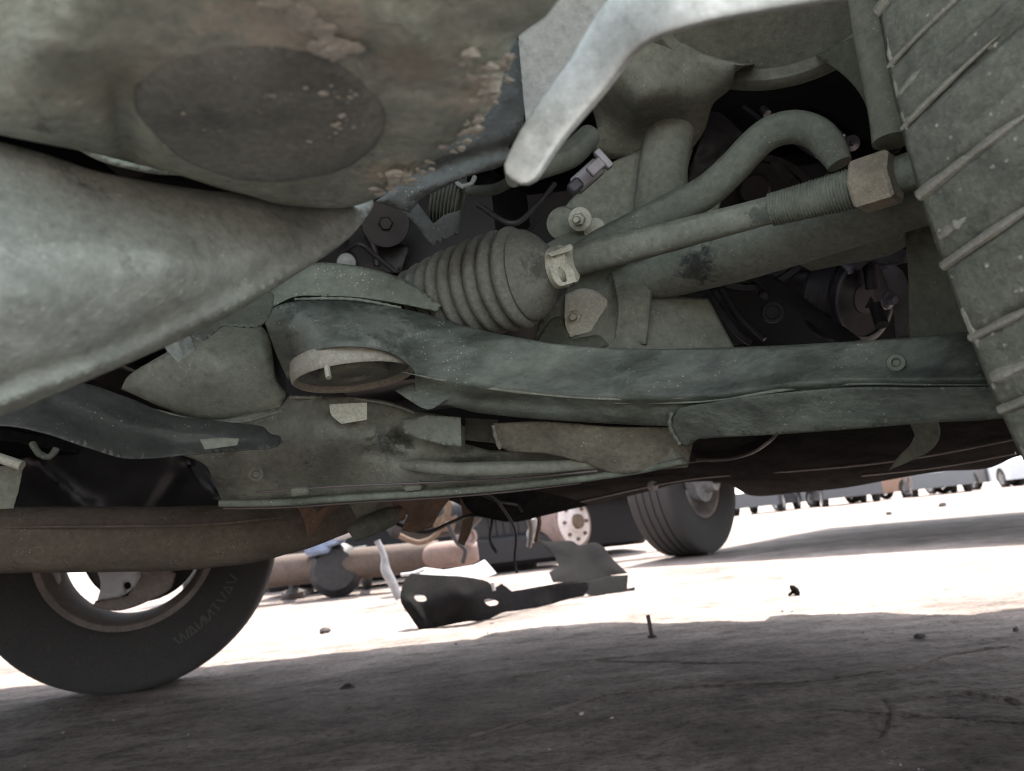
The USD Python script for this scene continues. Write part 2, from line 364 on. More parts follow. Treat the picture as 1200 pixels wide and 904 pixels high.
PAINT = plain('dark_car_paint', (.03, .032, .035), .3, 0, .1, 5, coat=.5)
TYRE = dusty('tyre_rubber', (.015, .0135, .0135), (.036, .032, .03), .5, 22, .2, .85, .4)
TYRE_NEAR = dusty('near_tyre_rubber', (.018, .019, .016), (.125, .128, .105), .48, 38, 1.0, .88, .8, third=(.03, .032, .027), third_amt=.2, gritcol=(.45, .45, .38), grit_scale=160)
PACKED = dusty('packed_dust', (.10, .102, .082), (.21, .21, .172), .6, 60, .5, .95, .8)
LETTER = dusty('raised_rubber', (.04, .037, .036), (.075, .07, .066), .5, 60, .1, .8, .3)
RIM = dusty('rusty_rim', (.10, .085, .075), (.24, .20, .18), .5, 20, .2, .7, .4)
RIM_ALU = plain('alloy_rim', (.42, .40, .39), .45, .4, .3, 20)
WHITE_BIT = plain('white_painted', (.45, .44, .45), .5, 0, .12, 20)
SHIELD = dusty('black_plastic', (.008, .0075, .008), (.02, .019, .019), .4, 12, .1, .8, .25, spec=.02, gritcol=(.06, .06, .06))
PINK = dusty('pink_primer_drum', (.17, .11, .092), (.27, .19, .165), .5, 14, .2, .75, .3)
DRUMFACE = dusty('drum_face', (.62, .52, .49), (.78, .70, .66), .5, 14, .2, .7, .3)
BROWN = dusty('brown_axle', (.05, .034, .026), (.11, .08, .065), .5, 10, .2, .8, .4)
GREYBIT = plain('grey_strut', (.22, .21, .21), .5, .2, .3, 30)
BLUEBIT = plain('blue_grey_plastic', (.16, .20, .28), .5, 0, .4, 25)
CHIP = plain('debris_dark', (.06, .05, .045), .8, 0, .3, 50)
STONE = dusty('stone', (.22, .20, .18), (.38, .35, .32), .5, 40, .2, .9, .8)
GLASS = plain('dark_glass', (.02, .024, .028), .08, 0, .1, 4, spec=.8)
PAINTS = [plain('paint_' + n, c, .3, 0, .06, 4, coat=.6) for n, c in (('white', (.72, .72, .72)), ('silver', (.40, .41, .42)), ('dark', (.035, .035, .04)), ('tan', (.30, .19, .14)), ('grey', (.07, .072, .078)))]
WALLP = dusty('pinkish_panel', (.30, .21, .19), (.42, .31, .28), .5, 5, .1, .8, .2)
CONC = dusty('carport_concrete', (.25, .24, .22), (.36, .35, .33), .5, 3, .1, .9, .3)

# ground: dusty concrete, damp stains, grit
GROUND = usdkit.material(stage, '/World/Looks/ground_material', {
    'g': ('geometry', {}),
    'a': ('noise_texture', {'scale': 2.2, 'detail': 14.0, 'roughness': 0.7, 'distortion': 0.5}),
    'ar': ('rgb_ramp', {'ramp': [(0.34, (.155, .126, .110)), (0.47, (.265, .217, .193)), (0.60, (.365, .306, .277)), (0.75, (.46, .385, .35))]}),
    'm': ('mapping', {'scale': (5, 10, 5), 'rotation': (0, 0, 0.15)}),
    'b': ('noise_texture', {'scale': 1.6, 'detail': 13.0, 'roughness': 0.74}),
    'br': ('rgb_ramp', {'ramp': [(0.36, (.40, .385, .37)), (0.46, (.78, .765, .75)), (0.56, (1.05, 1.03, 1.02)), (0.68, (1.2, 1.18, 1.17))]}),
    'c': ('mix_color', {'blend_type': 'multiply', 'fac': 0.85}),
    'f': ('noise_texture', {'scale': 90.0, 'detail': 6.0, 'roughness': 0.75}),
    'fr': ('rgb_ramp', {'ramp': [(0.34, (.35, .35, .35)), (0.47, (.9, .9, .9)), (0.6, (1.1, 1.1, 1.1)), (0.7, (1.4, 1.4, 1.4))]}),
    'c2': ('mix_color', {'blend_type': 'multiply', 'fac': 0.8}),
    'v': ('voronoi_texture', {'scale': 110.0}),
    'vr': ('rgb_ramp', {'ramp': [(0.0, (1, 1, 1)), (0.1, (.9, .9, .9)), (0.16, (0, 0, 0))]}),
    'gn': ('noise_texture', {'scale': 5.0, 'detail': 3.0}),
    'gr': ('rgb_ramp', {'ramp': [(0.53, (0, 0, 0)), (0.62, (.7, .7, .7))]}),
    'gm': ('mix_color', {'blend_type': 'multiply', 'fac': 1.0}),
    'c3': ('mix_color', {'b': (.60, .58, .55)}),
    'bm': ('mix_color', {'fac': 0.45}),
    'bp': ('bump', {'strength': 1.0, 'distance': 0.006}),
    'p': ('principled_bsdf', {'roughness': 0.88, 'specular_ior_level': 0.3})},
    [('g.position', 'a.vector'), ('a.fac', 'ar.fac'), ('g.position', 'm.vector'), ('m.vector', 'b.vector'), ('b.fac', 'br.fac'), ('ar.color', 'c.a'), ('br.color', 'c.b'),
     ('g.position', 'f.vector'), ('f.fac', 'fr.fac'), ('c.result', 'c2.a'), ('fr.color', 'c2.b'), ('g.position', 'v.vector'), ('v.distance', 'vr.fac'),
     ('g.position', 'gn.vector'), ('gn.fac', 'gr.fac'), ('vr.color', 'gm.a'), ('gr.color', 'gm.b'), ('gm.result', 'c3.fac'), ('c2.result', 'c3.a'), ('c3.result', 'p.base_color'),
     ('b.color', 'bm.a'), ('f.color', 'bm.b'), ('bm.result', 'bp.height'), ('bp.normal', 'p.normal')], surface='p.BSDF')

# ------------------------------------------------------------------ ground (one sheet, fine near the camera, out to the horizon)
def axis_coords(near0, near1, step, far):
    c = list(np.arange(near0, near1, step)); d = step
    while c[-1] < far: d *= 1.18; c.append(c[-1] + d)
    d = step
    lo = []; x = near0
    while x > -far: d *= 1.18; x -= d; lo.append(x)
    return np.array(lo[::-1] + c)
gxs, gys = axis_coords(-1.0, 1.35, 0.0065, 260), axis_coords(0.5, 2.1, 0.0055, 260)
GX, GY = np.meshgrid(gxs, gys)
GP = np.stack([GX, GY, np.zeros_like(GX)], -1)
near = np.exp(-np.maximum(0, np.hypot(GX, GY - 1.2) - 1.5) / 1.2)
GZ = near * (0.010 * (meshkit.fbm(GP * 3.0, 4, 3) - 0.5) + 0.007 * (meshkit.fbm(GP * [9, 22, 1], 4, 5) - 0.5) + 0.003 * (meshkit.fbm(GP * 60, 2, 8) - 0.5))
CRACKS = [([(560, 862), (600, 850), (660, 830), (715, 815), (790, 809), (850, 807), (930, 803), (1000, 795), (1065, 785), (1110, 770), (1180, 758)], .0035, .0055),
          ([(1010, 810), (1030, 818), (1042, 832), (1040, 850), (1032, 868)], .0022, .0026), ([(970, 835), (1040, 841), (1100, 843), (1200, 852), (1280, 856)], .0025, .004),
          ([(1130, 815), (1170, 822), (1230, 836)], .0025, .003), ([(600, 797), (650, 790), (690, 776), (740, 772)], .003, .003), ([(700, 776), (800, 780), (900, 778)], .003, .003)]
box_in = (np.abs(GX) < 1.5) & (GY > .45) & (GY < 2.3)
gp_flat = np.stack([GX[box_in], GY[box_in]], -1)
jit = 0.012 * (meshkit.fbm(np.column_stack([gp_flat * 25, np.zeros(len(gp_flat))]), 3, 21) - .5)
dz = np.zeros(len(gp_flat))
for line, w, dep in CRACKS:
    pl = ground_at(*np.array(line, float).T)[:, :2]
    q = shapely.distance(LineString(pl), shapely.points(gp_flat + jit[:, None]))
    dz -= dep * np.exp(-(q / w)**2) - dep * .35 * np.exp(-((q - 2.2 * w) / (1.5 * w))**2)
GZ[box_in] += dz
nx, ny = len(gxs), len(gys)
idx = np.arange(nx * ny).reshape(ny, nx)
gf = np.stack([idx[:-1, :-1], idx[:-1, 1:], idx[1:, 1:], idx[1:, :-1]], -1).reshape(-1, 4)
top('ground', (np.column_stack([GX.ravel(), GY.ravel(), GZ.ravel()]), gf), GROUND, kind='structure', smooth=True)

# ------------------------------------------------------------------ wheels
def wheel(parent, C, n, R, w, rr, tyre_mat, rim_mat, spokes=5, name='wheel', label=None, segs=96, grooves=4, lettering=False, blocks=False, holes_disc=False):
    """C centre, n axle direction (outer face), R tyre radius, w width, rr rim radius: wheel (the tyre) > rim, hub"""
    C = np.asarray(C, float); n = np.asarray(n, float) / np.linalg.norm(n)
    h = w / 2; prof = [(-h * .80, rr * .97), (-h * .9, rr * 1.02), (-h, rr + (R - rr) * .35), (-h * 1.02, rr + (R - rr) * .55), (-h * .98, R - .03), (-h * .9, R - .012), (-h * .8, R - .004)]
    tw = h * .8
    for k in range(grooves):
        x = -tw + (k + .5 + .5) * 2 * tw / (grooves + 1); g = .005
        prof += [(x - g, R), (x - g * .8, R - .008), (x + g * .8, R - .008), (x + g, R)]
    prof += [(-a, b) for a, b in prof[:7][::-1]]
    m = lathe(C, n, prof + [prof[0]], segs)
    m = lathe_open(C, n, prof + [prof[0]], segs)
    t = part(parent, name, m, tyre_mat, label)
    a = np.array([0, 0, 1.0]); U = np.cross(n, a); U /= np.linalg.norm(U); V = np.cross(n, U)
    lip = h * .82
    rimp = [(lip, rr * 1.03), (lip + .006, rr * 1.0), (lip, rr * .94), (lip - .02, rr * .90), (lip - .06, rr * .84), (-lip + .05, rr * .80), (-lip + .02, rr * .9), (-lip, rr * .95), (-lip - .006, rr), (-lip, rr * 1.03), (-lip + .02, rr * .97), (0, rr * .86), (lip - .02, rr * .97), (lip, rr * 1.03)]
    part(t, 'rim', lathe_open(C, n, rimp, 64), rim_mat)
    for s in range(spokes):
        q = 2 * math.pi * s / spokes + .3; e = math.cos(q) * U + math.sin(q) * V; f = np.cross(n, e)
        pts = []
        for rad, wd, off in ((rr * .2, .045, lip * .55), (rr * .86, .032, lip * .75)):
            for sg in (-1, 1):
                for dd in (0, -.03): pts.append(C + e * rad + f * wd * sg * rr / .2 * .5 + n * (off + dd))
        part(t, 'spoke', hull(pts), rim_mat)
    part(t, 'hub', cat(lathe(C, n, [(lip * .3, .0), (lip * .3, rr * .28), (lip * .55, rr * .28), (lip * .6, rr * .2), (lip * .6, 0.0)], 32),
                       lathe(C, n, [(-lip * .6, 0), (-lip * .6, rr * .62), (-lip * .45, rr * .62), (-lip * .45, 0)], 40)), ALU)
    return t, (U, V)

def lathe_open(origin, axis, prof, n):
    origin = np.asarray(origin, float); axis = np.asarray(axis, float) / np.linalg.norm(axis)
    a = np.array([0, 0, 1.0]) if abs(axis[2]) < 0.9 else np.array([1.0, 0, 0])
    U = np.cross(axis, a); U /= np.linalg.norm(U); V = np.cross(axis, U)
    t = np.linspace(0, 2 * np.pi, n, endpoint=False); pr = np.asarray(prof)
    v = origin + axis * pr[:, :1, None] * 1.0 + pr[:, 1][:, None, None] * (np.cos(t)[:, None] * U + np.sin(t)[:, None] * V)
    m = ringmesh(v, False)
    if m.volume < 0: m.invert()
    return m

# ------------------------------------------------------------------ the car overhead
car = thing('car', 'dusty car seen from underneath with its steering and suspension filling the upper half', 'car')

# body shell: profile in x-z, side skins, roof skin (engine bay open below)
SIDE = [(1.35, .36), (1.40, .56), (1.34, .76), (.95, .88), (.05, .98), (-.75, 1.40), (-1.2, 1.46), (-2.7, 1.44), (-3.5, 1.10), (-3.62, .92), (-3.60, .42)]
def body_mesh(y0=.10, y1=2.20):
    ms = []
    for a, b in zip(SIDE[:-1], SIDE[1:]):
        a, b = np.array(a), np.array(b); m = (a + b) / 2; L = np.linalg.norm(b - a); u = (b - a) / L
        if m[0] > .1:        # bonnet and nose narrow towards the front corner on the far side
            yf = lambda x: float(np.interp(x, [.2, 1.4], [y1, 1.42]))
            ms.append(hull([(p_[0] + q_ * .004, yy, p_[1] + q_ * .012) for p_ in (a, b) for q_ in (-1, 1) for yy in (y0, yf(p_[0]))]))
            continue
        ms.append(box((m[0], (y0 + y1) / 2, m[1]), (L + .01, y1 - y0, .02), (u[0], 0, u[1]), (0, 1, 0)))
    def skin(y, arches, base):
        pg = Polygon([(1.35, base), *SIDE[1:-1], (-3.60, base)])
        for ax, ar, az in arches: pg = pg.difference(Point(ax, az).buffer(ar, 32))
        e = cat(*[trimesh.creation.extrude_polygon(g_, .02, engine='earcut') for g_ in getattr(pg, 'geoms', [pg])])
        e.apply_transform(np.array([[1, 0, 0, 0], [0, 0, -1, y + .01], [0, 1, 0, 0], [0, 0, 0, 1.0]])); return e
    ms.append(skin(y0, [(.2, .74, .20), (.2, .74, .10), (-2.75, .45, .36)], .35))
    ms.append(trimesh.convex.convex_hull([(x_, float(np.interp(x_, [.2, 1.4], [y1, 1.42])) - d_, z_) for x_, zt in ((.15, .97), (1.36, .75)) for d_ in (.0, .03) for z_ in (.38, zt)]))
    ms.append(trimesh.intersections.slice_mesh_plane(skin(y1 - .03, [(-2.75, .45, .36)], .40), (-1, 0, 0), (.2, 0, 0), cap=False))
    return cat(*ms)
part(car, 'body', body_mesh(), PAINT, 'dark painted body shell over the suspension', smooth=False)
# floor behind the engine bay, engine bay bulkhead
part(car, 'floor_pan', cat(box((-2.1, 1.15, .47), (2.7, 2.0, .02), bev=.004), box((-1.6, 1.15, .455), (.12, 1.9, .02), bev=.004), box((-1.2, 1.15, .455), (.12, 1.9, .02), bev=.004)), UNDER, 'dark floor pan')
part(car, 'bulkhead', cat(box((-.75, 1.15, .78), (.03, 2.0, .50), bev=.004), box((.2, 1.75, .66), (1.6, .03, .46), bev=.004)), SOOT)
# far under-tray and bumper bottom, seen as the dark strip over the sunlit ground
UT = [(470, 520), (640, 500), (840, 480), (1240, 470), (1240, 525), (1190, 536), (1158, 549), (1100, 553), (1046, 562), (990, 572), (930, 578), (880, 581), (850, 566), (800, 566), (760, 576), (720, 586), (680, 595), (640, 602), (600, 606), (560, 606), (535, 590), (500, 580)]
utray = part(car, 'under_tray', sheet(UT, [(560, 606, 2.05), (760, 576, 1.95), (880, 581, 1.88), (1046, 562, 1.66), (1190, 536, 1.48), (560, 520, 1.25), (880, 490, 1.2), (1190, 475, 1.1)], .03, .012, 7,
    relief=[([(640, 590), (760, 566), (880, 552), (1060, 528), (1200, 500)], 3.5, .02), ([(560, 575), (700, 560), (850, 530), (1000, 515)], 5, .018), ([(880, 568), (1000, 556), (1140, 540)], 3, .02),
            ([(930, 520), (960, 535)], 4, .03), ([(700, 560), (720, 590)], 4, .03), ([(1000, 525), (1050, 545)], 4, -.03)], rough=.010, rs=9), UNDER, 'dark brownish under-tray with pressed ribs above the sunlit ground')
part(utray, 'rib', tube([(640, 597, 1.85), (700, 583, 1.82), (790, 564, 1.7), (860, 556, 1.65), (950, 550, 1.55), (1040, 541, 1.45), (1120, 528, 1.35), (1200, 512, 1.28)], 1.6), UNDER_TRIM)
part(utray, 'rib', tube([(560, 574, 1.42), (640, 570, 1.42), (720, 556, 1.4), (800, 543, 1.38), (880, 531, 1.3)], 1.2), UNDER_TRIM)
part(utray, 'rib', tube([(1010, 557, 1.55), (1100, 547, 1.42), (1190, 531, 1.32)], 1.6), UNDER_TRIM)
part(utray, 'clip', lathe(at(765, 570, 1.75), at(765, 570, 1.74) - at(765, 570, 1.75), [(0, .001), (0, .012), (.02, .012), (.024, .006), (.024, .001)], 20), WHITE_BIT)
part(utray, 'flap', sheet([(815, 528), (850, 527), (880, 518), (893, 509), (910, 508), (903, 518), (880, 532), (850, 539), (820, 539)], [(815, 530, 1.25), (905, 510, 1.15), (860, 540, 1.3)], .006, .003, 4), UNDER, 'dark curled plastic flap under the tray')
part(utray, 'flap_edge', tube([(816, 539, 1.25), (850, 538.5, 1.25), (880, 531, 1.21), (902, 517, 1.15), (910, 508, 1.13)], 1.8, n=10), UNDER_TRIM)
part(utray, 'tab', sheet([(1066, 496), (1098, 490), (1102, 505), (1098, 520), (1085, 532), (1062, 543), (1042, 551), (1052, 536), (1066, 522), (1072, 510)], [(1066, 496, .62), (1100, 510, .6), (1045, 550, .66)], .012, .004, 5, relief=[([(1085, 495), (1088, 525), (1050, 548)], 6, .004)]), DUST, 'dusty grey hooked tab')
part(car, 'fender_liner', cat(box((-.9, 1.5, .6), (.5, .6, .02), bev=.005)), SOOT)

# --- muddy steering knuckle with ball joint cap
Zk = .405
kn_out = [(-70, -90), (300, -90), (690, -90), (668, -20), (640, 20), (606, 45), (594, 70), (584, 110), (566, 140), (535, 165), (505, 192), (468, 216), (438, 234), (400, 244), (330, 240), (290, 229), (255, 220), (215, 207), (150, 190), (100, 178), (60, 170), (0, 158), (-70, 140)]
kc = [(x, y, zdepth(x, y, Zk)) for x, y in ((-60, -80), (300, -80), (600, -80), (-60, 120), (140, 120), (460, 120), (580, 60), (320, 190), (440, 215))]
knuckle = part(car, 'steering_knuckle', sheet(kn_out, kc, .03, .014, 7, rough=.006, rs=26, seed=4, hard=(4,),
    relief=[([(60, 70), (20, 150)], 75, .012), ([(140, 110), (150, 190)], 18, -.012), ([(300, -30), (470, 40), (520, 110)], 40, .004), ([(455, 100), (560, 112)], 6, -.002), ([(250, 60), (420, 70)], 14, -.002)]), MUD,
    'mud-caked steering knuckle casting at the upper edge')
bd = zdepth(313, 150, Zk - .004); bc = at(313, 150, bd); br = 137 * bd / FPX
part(knuckle, 'ball_joint_cap', lathe(bc, (0.02, -.06, -1), [(-.03, .002), (-.03, br * 1.02), (-.004, br * 1.01), (-.0015, br * .975), (.0, br * .9), (.0006, br * .7), (.0012, br * .4), (.001, .001)], 96, rough=.0022), RUBBER_CAP, 'round dark ball joint cap')
part(knuckle, 'dirt_ledge', sheet([(84, 172), (100, 166), (150, 166), (172, 176), (196, 194), (212, 206), (180, 204), (120, 190)], [(84, 172, .36), (150, 168, .37), (212, 206, .39)], .012, .004, 5, rough=.003, rs=60), MUD)

def flakes(parent, spots, n, size, z, mat, seed, name='mud_flake', flat=.35):
    r = np.random.default_rng(seed); line = np.array(spots, float); ms = []
    for k in range(n):
        t = r.random() * (len(line) - 1); i_ = int(t); q = line[i_] + (line[i_ + 1] - line[i_]) * (t - i_) + r.normal(size=2) * [6, 5]
        c = at(q[0], q[1], zdepth(q[0], q[1], z)); p = r.normal(size=(12, 3)); p /= np.linalg.norm(p, axis=1, keepdims=True)
        ms.append(hull(c + p * size * (.3 + r.random()**2) * np.array([1.2, 1, flat])))
    part(parent, name, cat(*ms), mat, smooth=False, kind='stuff')
MUD_PALE = dusty('pale_dry_mud', (.29, .29, .245), (.52, .52, .45), .6, 60, .4, .95, .8)
flakes(knuckle, [(598, 58), (586, 100), (572, 128), (548, 156), (510, 190), (470, 214), (438, 230)], 70, .0022, Zk - .001, MUD_PALE, 5)
flakes(knuckle, [(540, 60), (556, 84), (576, 96), (568, 118)], 26, .0026, Zk - .004, MUD_PALE, 6)
flakes(knuckle, [(446, 204), (462, 204), (478, 210)], 18, .0034, Zk - .003, MUD_PALE, 7)
flakes(knuckle, [(300, -10), (340, 14), (375, 40), (398, 66)], 46, .0042, Zk - .003, MUD_PALE, 8, flat=.2)
flakes(knuckle, [(210, 120), (260, 170), (330, 190), (400, 150), (420, 110), (330, 110), (240, 150)], 34, .0013, Zk - .005, MUD_PALE, 9, name='grit_speck')
# --- near lower arm
arm_out = [(-70, 145), (0, 166), (60, 183), (110, 200), (180, 214), (250, 224), (300, 227), (360, 231), (436, 230), (438, 240), (430, 254), (414, 274), (392, 293), (352, 319), (310, 346), (262, 374), (200, 404), (125, 437), (60, 464), (0, 490), (-70, 520)]
near_arm = part(car, 'control_arm', sheet(arm_out, [(-60, 160, .27), (0, 330, .245), (0, 480, .27), (200, 225, .32), (200, 310, .285), (200, 400, .31), (340, 240, .37), (340, 280, .345), (360, 310, .355), (436, 235, .40), (-60, 500, .265)], .022, .010, 7,
    relief=[([(436, 262), (352, 312), (262, 364), (130, 425), (0, 474), (-70, 500)], 5, .0028), ([(430, 250), (340, 300), (250, 350), (120, 408), (-60, 470)], 9, -.0022), ([(60, 190), (250, 236), (400, 240)], 6, .0015)], rough=.0022, rs=35, seed=2, hard=(8,)), ARM_GREY,
    'grey dusty curved arm sweeping in from the lower edge of the knuckle')
part(near_arm, 'flange', sheet([(222, 385), (270, 355), (312, 337), (322, 346), (316, 372), (300, 384), (262, 382), (240, 400), (224, 396)], [(222, 385, .50), (320, 340, .55), (260, 395, .5)], .01, .003, 6), DUST_DARK)
part(near_arm, 'clip', sheet([(190, 402), (218, 388), (226, 398), (231, 410), (209, 425), (196, 412)], [(190, 402, .42), (230, 410, .43), (209, 425, .42)], .01, .0015, 4, hard=range(6), relief=[([(206, 394), (214, 420)], 3, .001)]), ARM_GREY, 'pale folded metal clip')

# --- bright brake-hose bracket bar and pale plate behind it
bar = part(car, 'bracket_bar', tube([(604, 213, .30), (606, 210, .30), (610, 203, .30), (640, 152, .30), (690, 88, .295), (722, 42, .285), (752, 14, .275), (800, -8, .265), (880, -28, .26), (1010, -52, .25)], [9, 17, 23, 27, 31, 35, 38, 41, 44, 47], n=48, flat=(.32, .95), rough=.0006, sq=.35), STEEL, 'bright bare metal bar bending across the upper edge')
part(car, 'pale_plate', sheet([(604, -40), (608, 52), (612, 100), (616, 142), (640, 132), (680, 90), (700, 60), (760, -40)], [(604, 0, .40), (616, 140, .42), (740, 0, .40)], .006, .001, 7, hard=range(8)), PLATE_GREY, 'pale grey flat plate behind the bright bar')

# --- hub carrier parts behind the knuckle
part(car, 'strut_foot', sheet([(600, 40), (610, 52), (614, 110), (612, 150), (596, 172), (606, 182), (586, 196), (552, 206), (520, 220), (492, 236), (480, 250), (462, 244), (440, 236), (470, 212), (520, 160), (560, 100)], [(600, 60, .46), (480, 240, .50), (600, 190, .50)], .03, .01, 6,
    relief=[([(612, 170), (560, 182), (500, 200)], 7, -.005), ([(480, 230), (560, 200)], 4, .003)], rough=.002, rs=60, hard=(2,)), BLUE_GREY, 'dark blue-grey casting behind the knuckle')
part(car, 'lower_bracket', sheet([(460, 238), (482, 228), (508, 262), (520, 252), (540, 246), (540, 262), (538, 274), (506, 289), (486, 262)], [(460, 238, .56), (506, 289, .58), (540, 250, .58)], .008, .002, 5, hard=range(9)), BLUE_GREY, 'dark flat bracket with a bevelled end')
part(car, 'bellows', cat(*[lathe(at(508 + 4.0 * k, 228 + 1.0 * k, .60), at(560, 238, .60) - at(508, 228, .60), [(0, .004), (.0005, .021), (.002, .023), (.0035, .021), (.0045, .004)], 32) for k in range(8)]), DUST_DARK)
part(car, 'hose', tube([(533, 204, .6), (538, 216, .59), (548, 222, .58), (562, 224, .57), (580, 222, .56), (600, 212, .55), (625, 196, .55)], 6.5, n=16), DUST_DARK, 'thin bent brake hose')
part(car, 'hose_clip', tube([(536, 202, .59), (534, 212, .58), (542, 219, .575), (552, 216, .575), (556, 208, .58)], 3, n=10), PLATE_GREY)
part(car, 'lug', tube([(600, 208, .5), (640, 194, .52), (670, 180, .55), (690, 160, .57)], [12, 14, 16, 14], n=20), DUST_DARK)
conn = at(688, 207, .62)
cx_, cy_ = at(706, 188, .62) - at(668, 222, .62), at(680, 196, .62) - at(695, 214, .62)
cl = part(car, 'connector', box(conn, (.028, .014, .014), cx_, cy_, .002), GREYBIT, 'pale grey electrical connector')
part(cl, 'latch', cat(box(at(698, 196, .60), (.014, .009, .006), cx_, cy_, .001), box(at(707, 187, .61), (.006, .018, .008), cx_, cy_, .001)), GREYBIT)
part(cl, 'plug', box(at(674, 219, .615), (.012, .010, .012), cx_, cy_, .002), ALU)

# --- strut leg, spring cup, vertical rod
part(car, 'strut_housing', sheet([(690, 110), (720, 70), (760, 40), (790, 44), (830, 64), (880, 75), (940, 70), (985, 54), (1020, 36), (1026, 60), (1036, 120), (1050, 172), (1028, 168), (1015, 130), (995, 98), (960, 66), (880, 76), (862, 84), (856, 104), (836, 122), (826, 152), (806, 182), (760, 186), (735, 188), (706, 184), (682, 174), (700, 150)],
    [(710, 140, .70), (800, 60, .66), (900, 70, .63), (1010, 40, .60), (1040, 150, .60), (820, 150, .72), (760, 120, .66), (960, 60, .7)], .03, .014, 7, relief=[([(690, 120), (740, 165), (770, 150)], 30, -.035)], rough=.0035, rs=30, seed=6), DUST, 'dusty dark strut housing around the spring seat')
sc = at(915, -95, .60)
cup = part(car, 'spring_cup', lathe(at(905, -150, .66), at(905, 40, .545) - at(905, -150, .66), [(0, .002), (0, .098), (.10, .106), (.125, .108), (.132, .114), (.142, .115), (.147, .108), (.147, .10), (.137, .096), (.13, .002)], 80), DUST, 'rounded spring seat cup')
part(cup, 'seam', lathe(at(905, -150, .66), at(905, 40, .545) - at(905, -150, .66), [(.118, .105), (.119, .1115), (.126, .1130), (.127, .105)], 80), SOOT)
part(car, 'damper_rod', tube([(1004, -60, .50), (1022, 40, .50), (1040, 120, .495), (1046, 166, .49)], [19, 20, 22, 22], n=28), DUST, 'straight damper rod beside the tyre')
part(car, 'gusset', sheet([(955, 66), (985, 50), (1010, 40), (1020, 90), (1030, 140), (1040, 180), (1026, 160), (1012, 118), (990, 90)], [(955, 66, .64), (1030, 140, .58), (1012, 50, .58)], .008, .002, 6), DUST_DARK)

# --- steering rack bracket on the subframe
brk = part(car, 'rack_bracket', sheet([(654, 300), (652, 266), (664, 240), (690, 214), (718, 190), (745, 178), (775, 160), (800, 158), (812, 176), (806, 200), (808, 226), (846, 230), (840, 250), (790, 290), (760, 320), (762, 345), (830, 350), (862, 410), (700, 420), (622, 415), (636, 372), (664, 340)],
    [(655, 270, .72), (720, 200, .74), (800, 170, .74), (700, 300, .72), (840, 380, .69), (640, 400, .70), (740, 380, .68)], .02, .008, 7,
    relief=[([(736, 300), (734, 405)], 16, .010), ([(760, 345), (756, 405)], 4, -.004), ([(752, 190), (758, 240)], 14, .006), ([(660, 330), (700, 320)], 12, -.004)], rough=.0016, rs=40, seed=9), DUST, 'dusty steering rack bracket with flange bolts')
for (x, y, r) in ((680, 257, .0062), (676, 371, .0066)):
    c = at(x, y, .70); part(brk, 'bolt', cat(bolt(c, at(x - 60, y + 10, .55) - at(x, y, .70), r, .010), lathe(c, at(x - 60, y + 10, .55) - at(x, y, .70), [(.004, .001), (.004, r * .55), (.016, r * .52), (.018, r * .4), (.018, .001)], 16)), CLAMP)
part(brk, 'flange', sheet([(662, 345), (682, 338), (700, 342), (712, 352), (713, 376), (706, 386), (690, 390), (668, 396), (662, 380)], [(662, 345, .695), (713, 376, .69), (668, 396, .69)], .012, .003, 5), CLAMP)
part(brk, 'washer', lathe(at(698, 269, .712), at(660, 280, .60) - at(698, 269, .712), [(0, .001), (0, .011), (.005, .0105), (.005, .001)], 28), CLAMP)
part(brk, 'boss', lathe(at(660, 262, .725), at(640, 270, .60) - at(660, 262, .725), [(0, .001), (0, .016), (.008, .015), (.01, .001)], 28), DUST)
part(brk, 'boss', tube([(790, 140, .735), (781, 170, .73), (776, 205, .722), (770, 270, .712)], [27, 28, 29, 30], n=28, rough=.0008), DUST)
part(brk, 'rib', sheet([(716, 318), (756, 308), (764, 330), (758, 404), (718, 406), (724, 360)], [(716, 318, .695), (760, 330, .685), (735, 405, .672), (738, 360, .668)], .02, .006, 5, rough=.001, rs=40), DUST)
part(brk, 'plate', sheet([(628, 402), (644, 376), (660, 366), (668, 398), (712, 390), (716, 405), (690, 409), (640, 409)], [(628, 402, .69), (712, 390, .685), (680, 408, .68)], .006, .002, 5), DUST_DARK)
part(brk, 'cover', sheet([(640, 286), (668, 272), (690, 268), (700, 278), (720, 285), (700, 296), (660, 304), (642, 300)], [(640, 286, .70), (720, 285, .70), (660, 304, .68)], .012, .006, 5), DUST)

# --- anti-roll bar
part(car, 'anti_roll_bar', tube([(668, 308, .69), (700, 288, .685), (740, 269, .675), (790, 245, .66), (826, 226, .65), (856, 200, .64), (880, 174, .63), (902, 156, .625), (930, 149, .62), (956, 156, .615), (972, 172, .61), (984, 193, .605)], [14, 17, 19, 20, 20, 19.5, 19, 19, 19, 19, 18, 14], n=28, rough=.0004), SWAY, 'bent dusty anti-roll bar looping above the tie rod')

# --- steering rack tube, tie rod, boot
part(car, 'rack_tube', tube([(720, 334, .715), (760, 325, .70), (860, 294, .655), (960, 262, .60), (1060, 230, .55), (1130, 208, .52)], [18, 28, 37, 39, 41, 43], n=40, rough=.0006), ROD, 'thick dusty steel tube beneath the tie rod')
rodp = [(656, 313, .635), (700, 299, .62), (760, 284, .60), (830, 266, .575), (905, 246, .55), (1000, 221, .52), (1060, 203, .50), (1130, 182, .48)]
rod = part(car, 'tie_rod', tube(rodp, [18, 18.5, 18, 17, 16.5, 19, 22, 24], n=32, rough=.0005), ROD, 'dusty steel tie rod running from rubber boot to tyre')
def rod_point(px):
    r = np.array(rodp); return np.interp(px, r[:, 0], r[:, 1]), np.interp(px, r[:, 0], r[:, 2])
ta, tb = at(903, rod_point(903)[0], rod_point(903)[1]), at(1002, rod_point(1002)[0], rod_point(1002)[1])
L_ = np.linalg.norm(tb - ta); nth = 26
prof = []
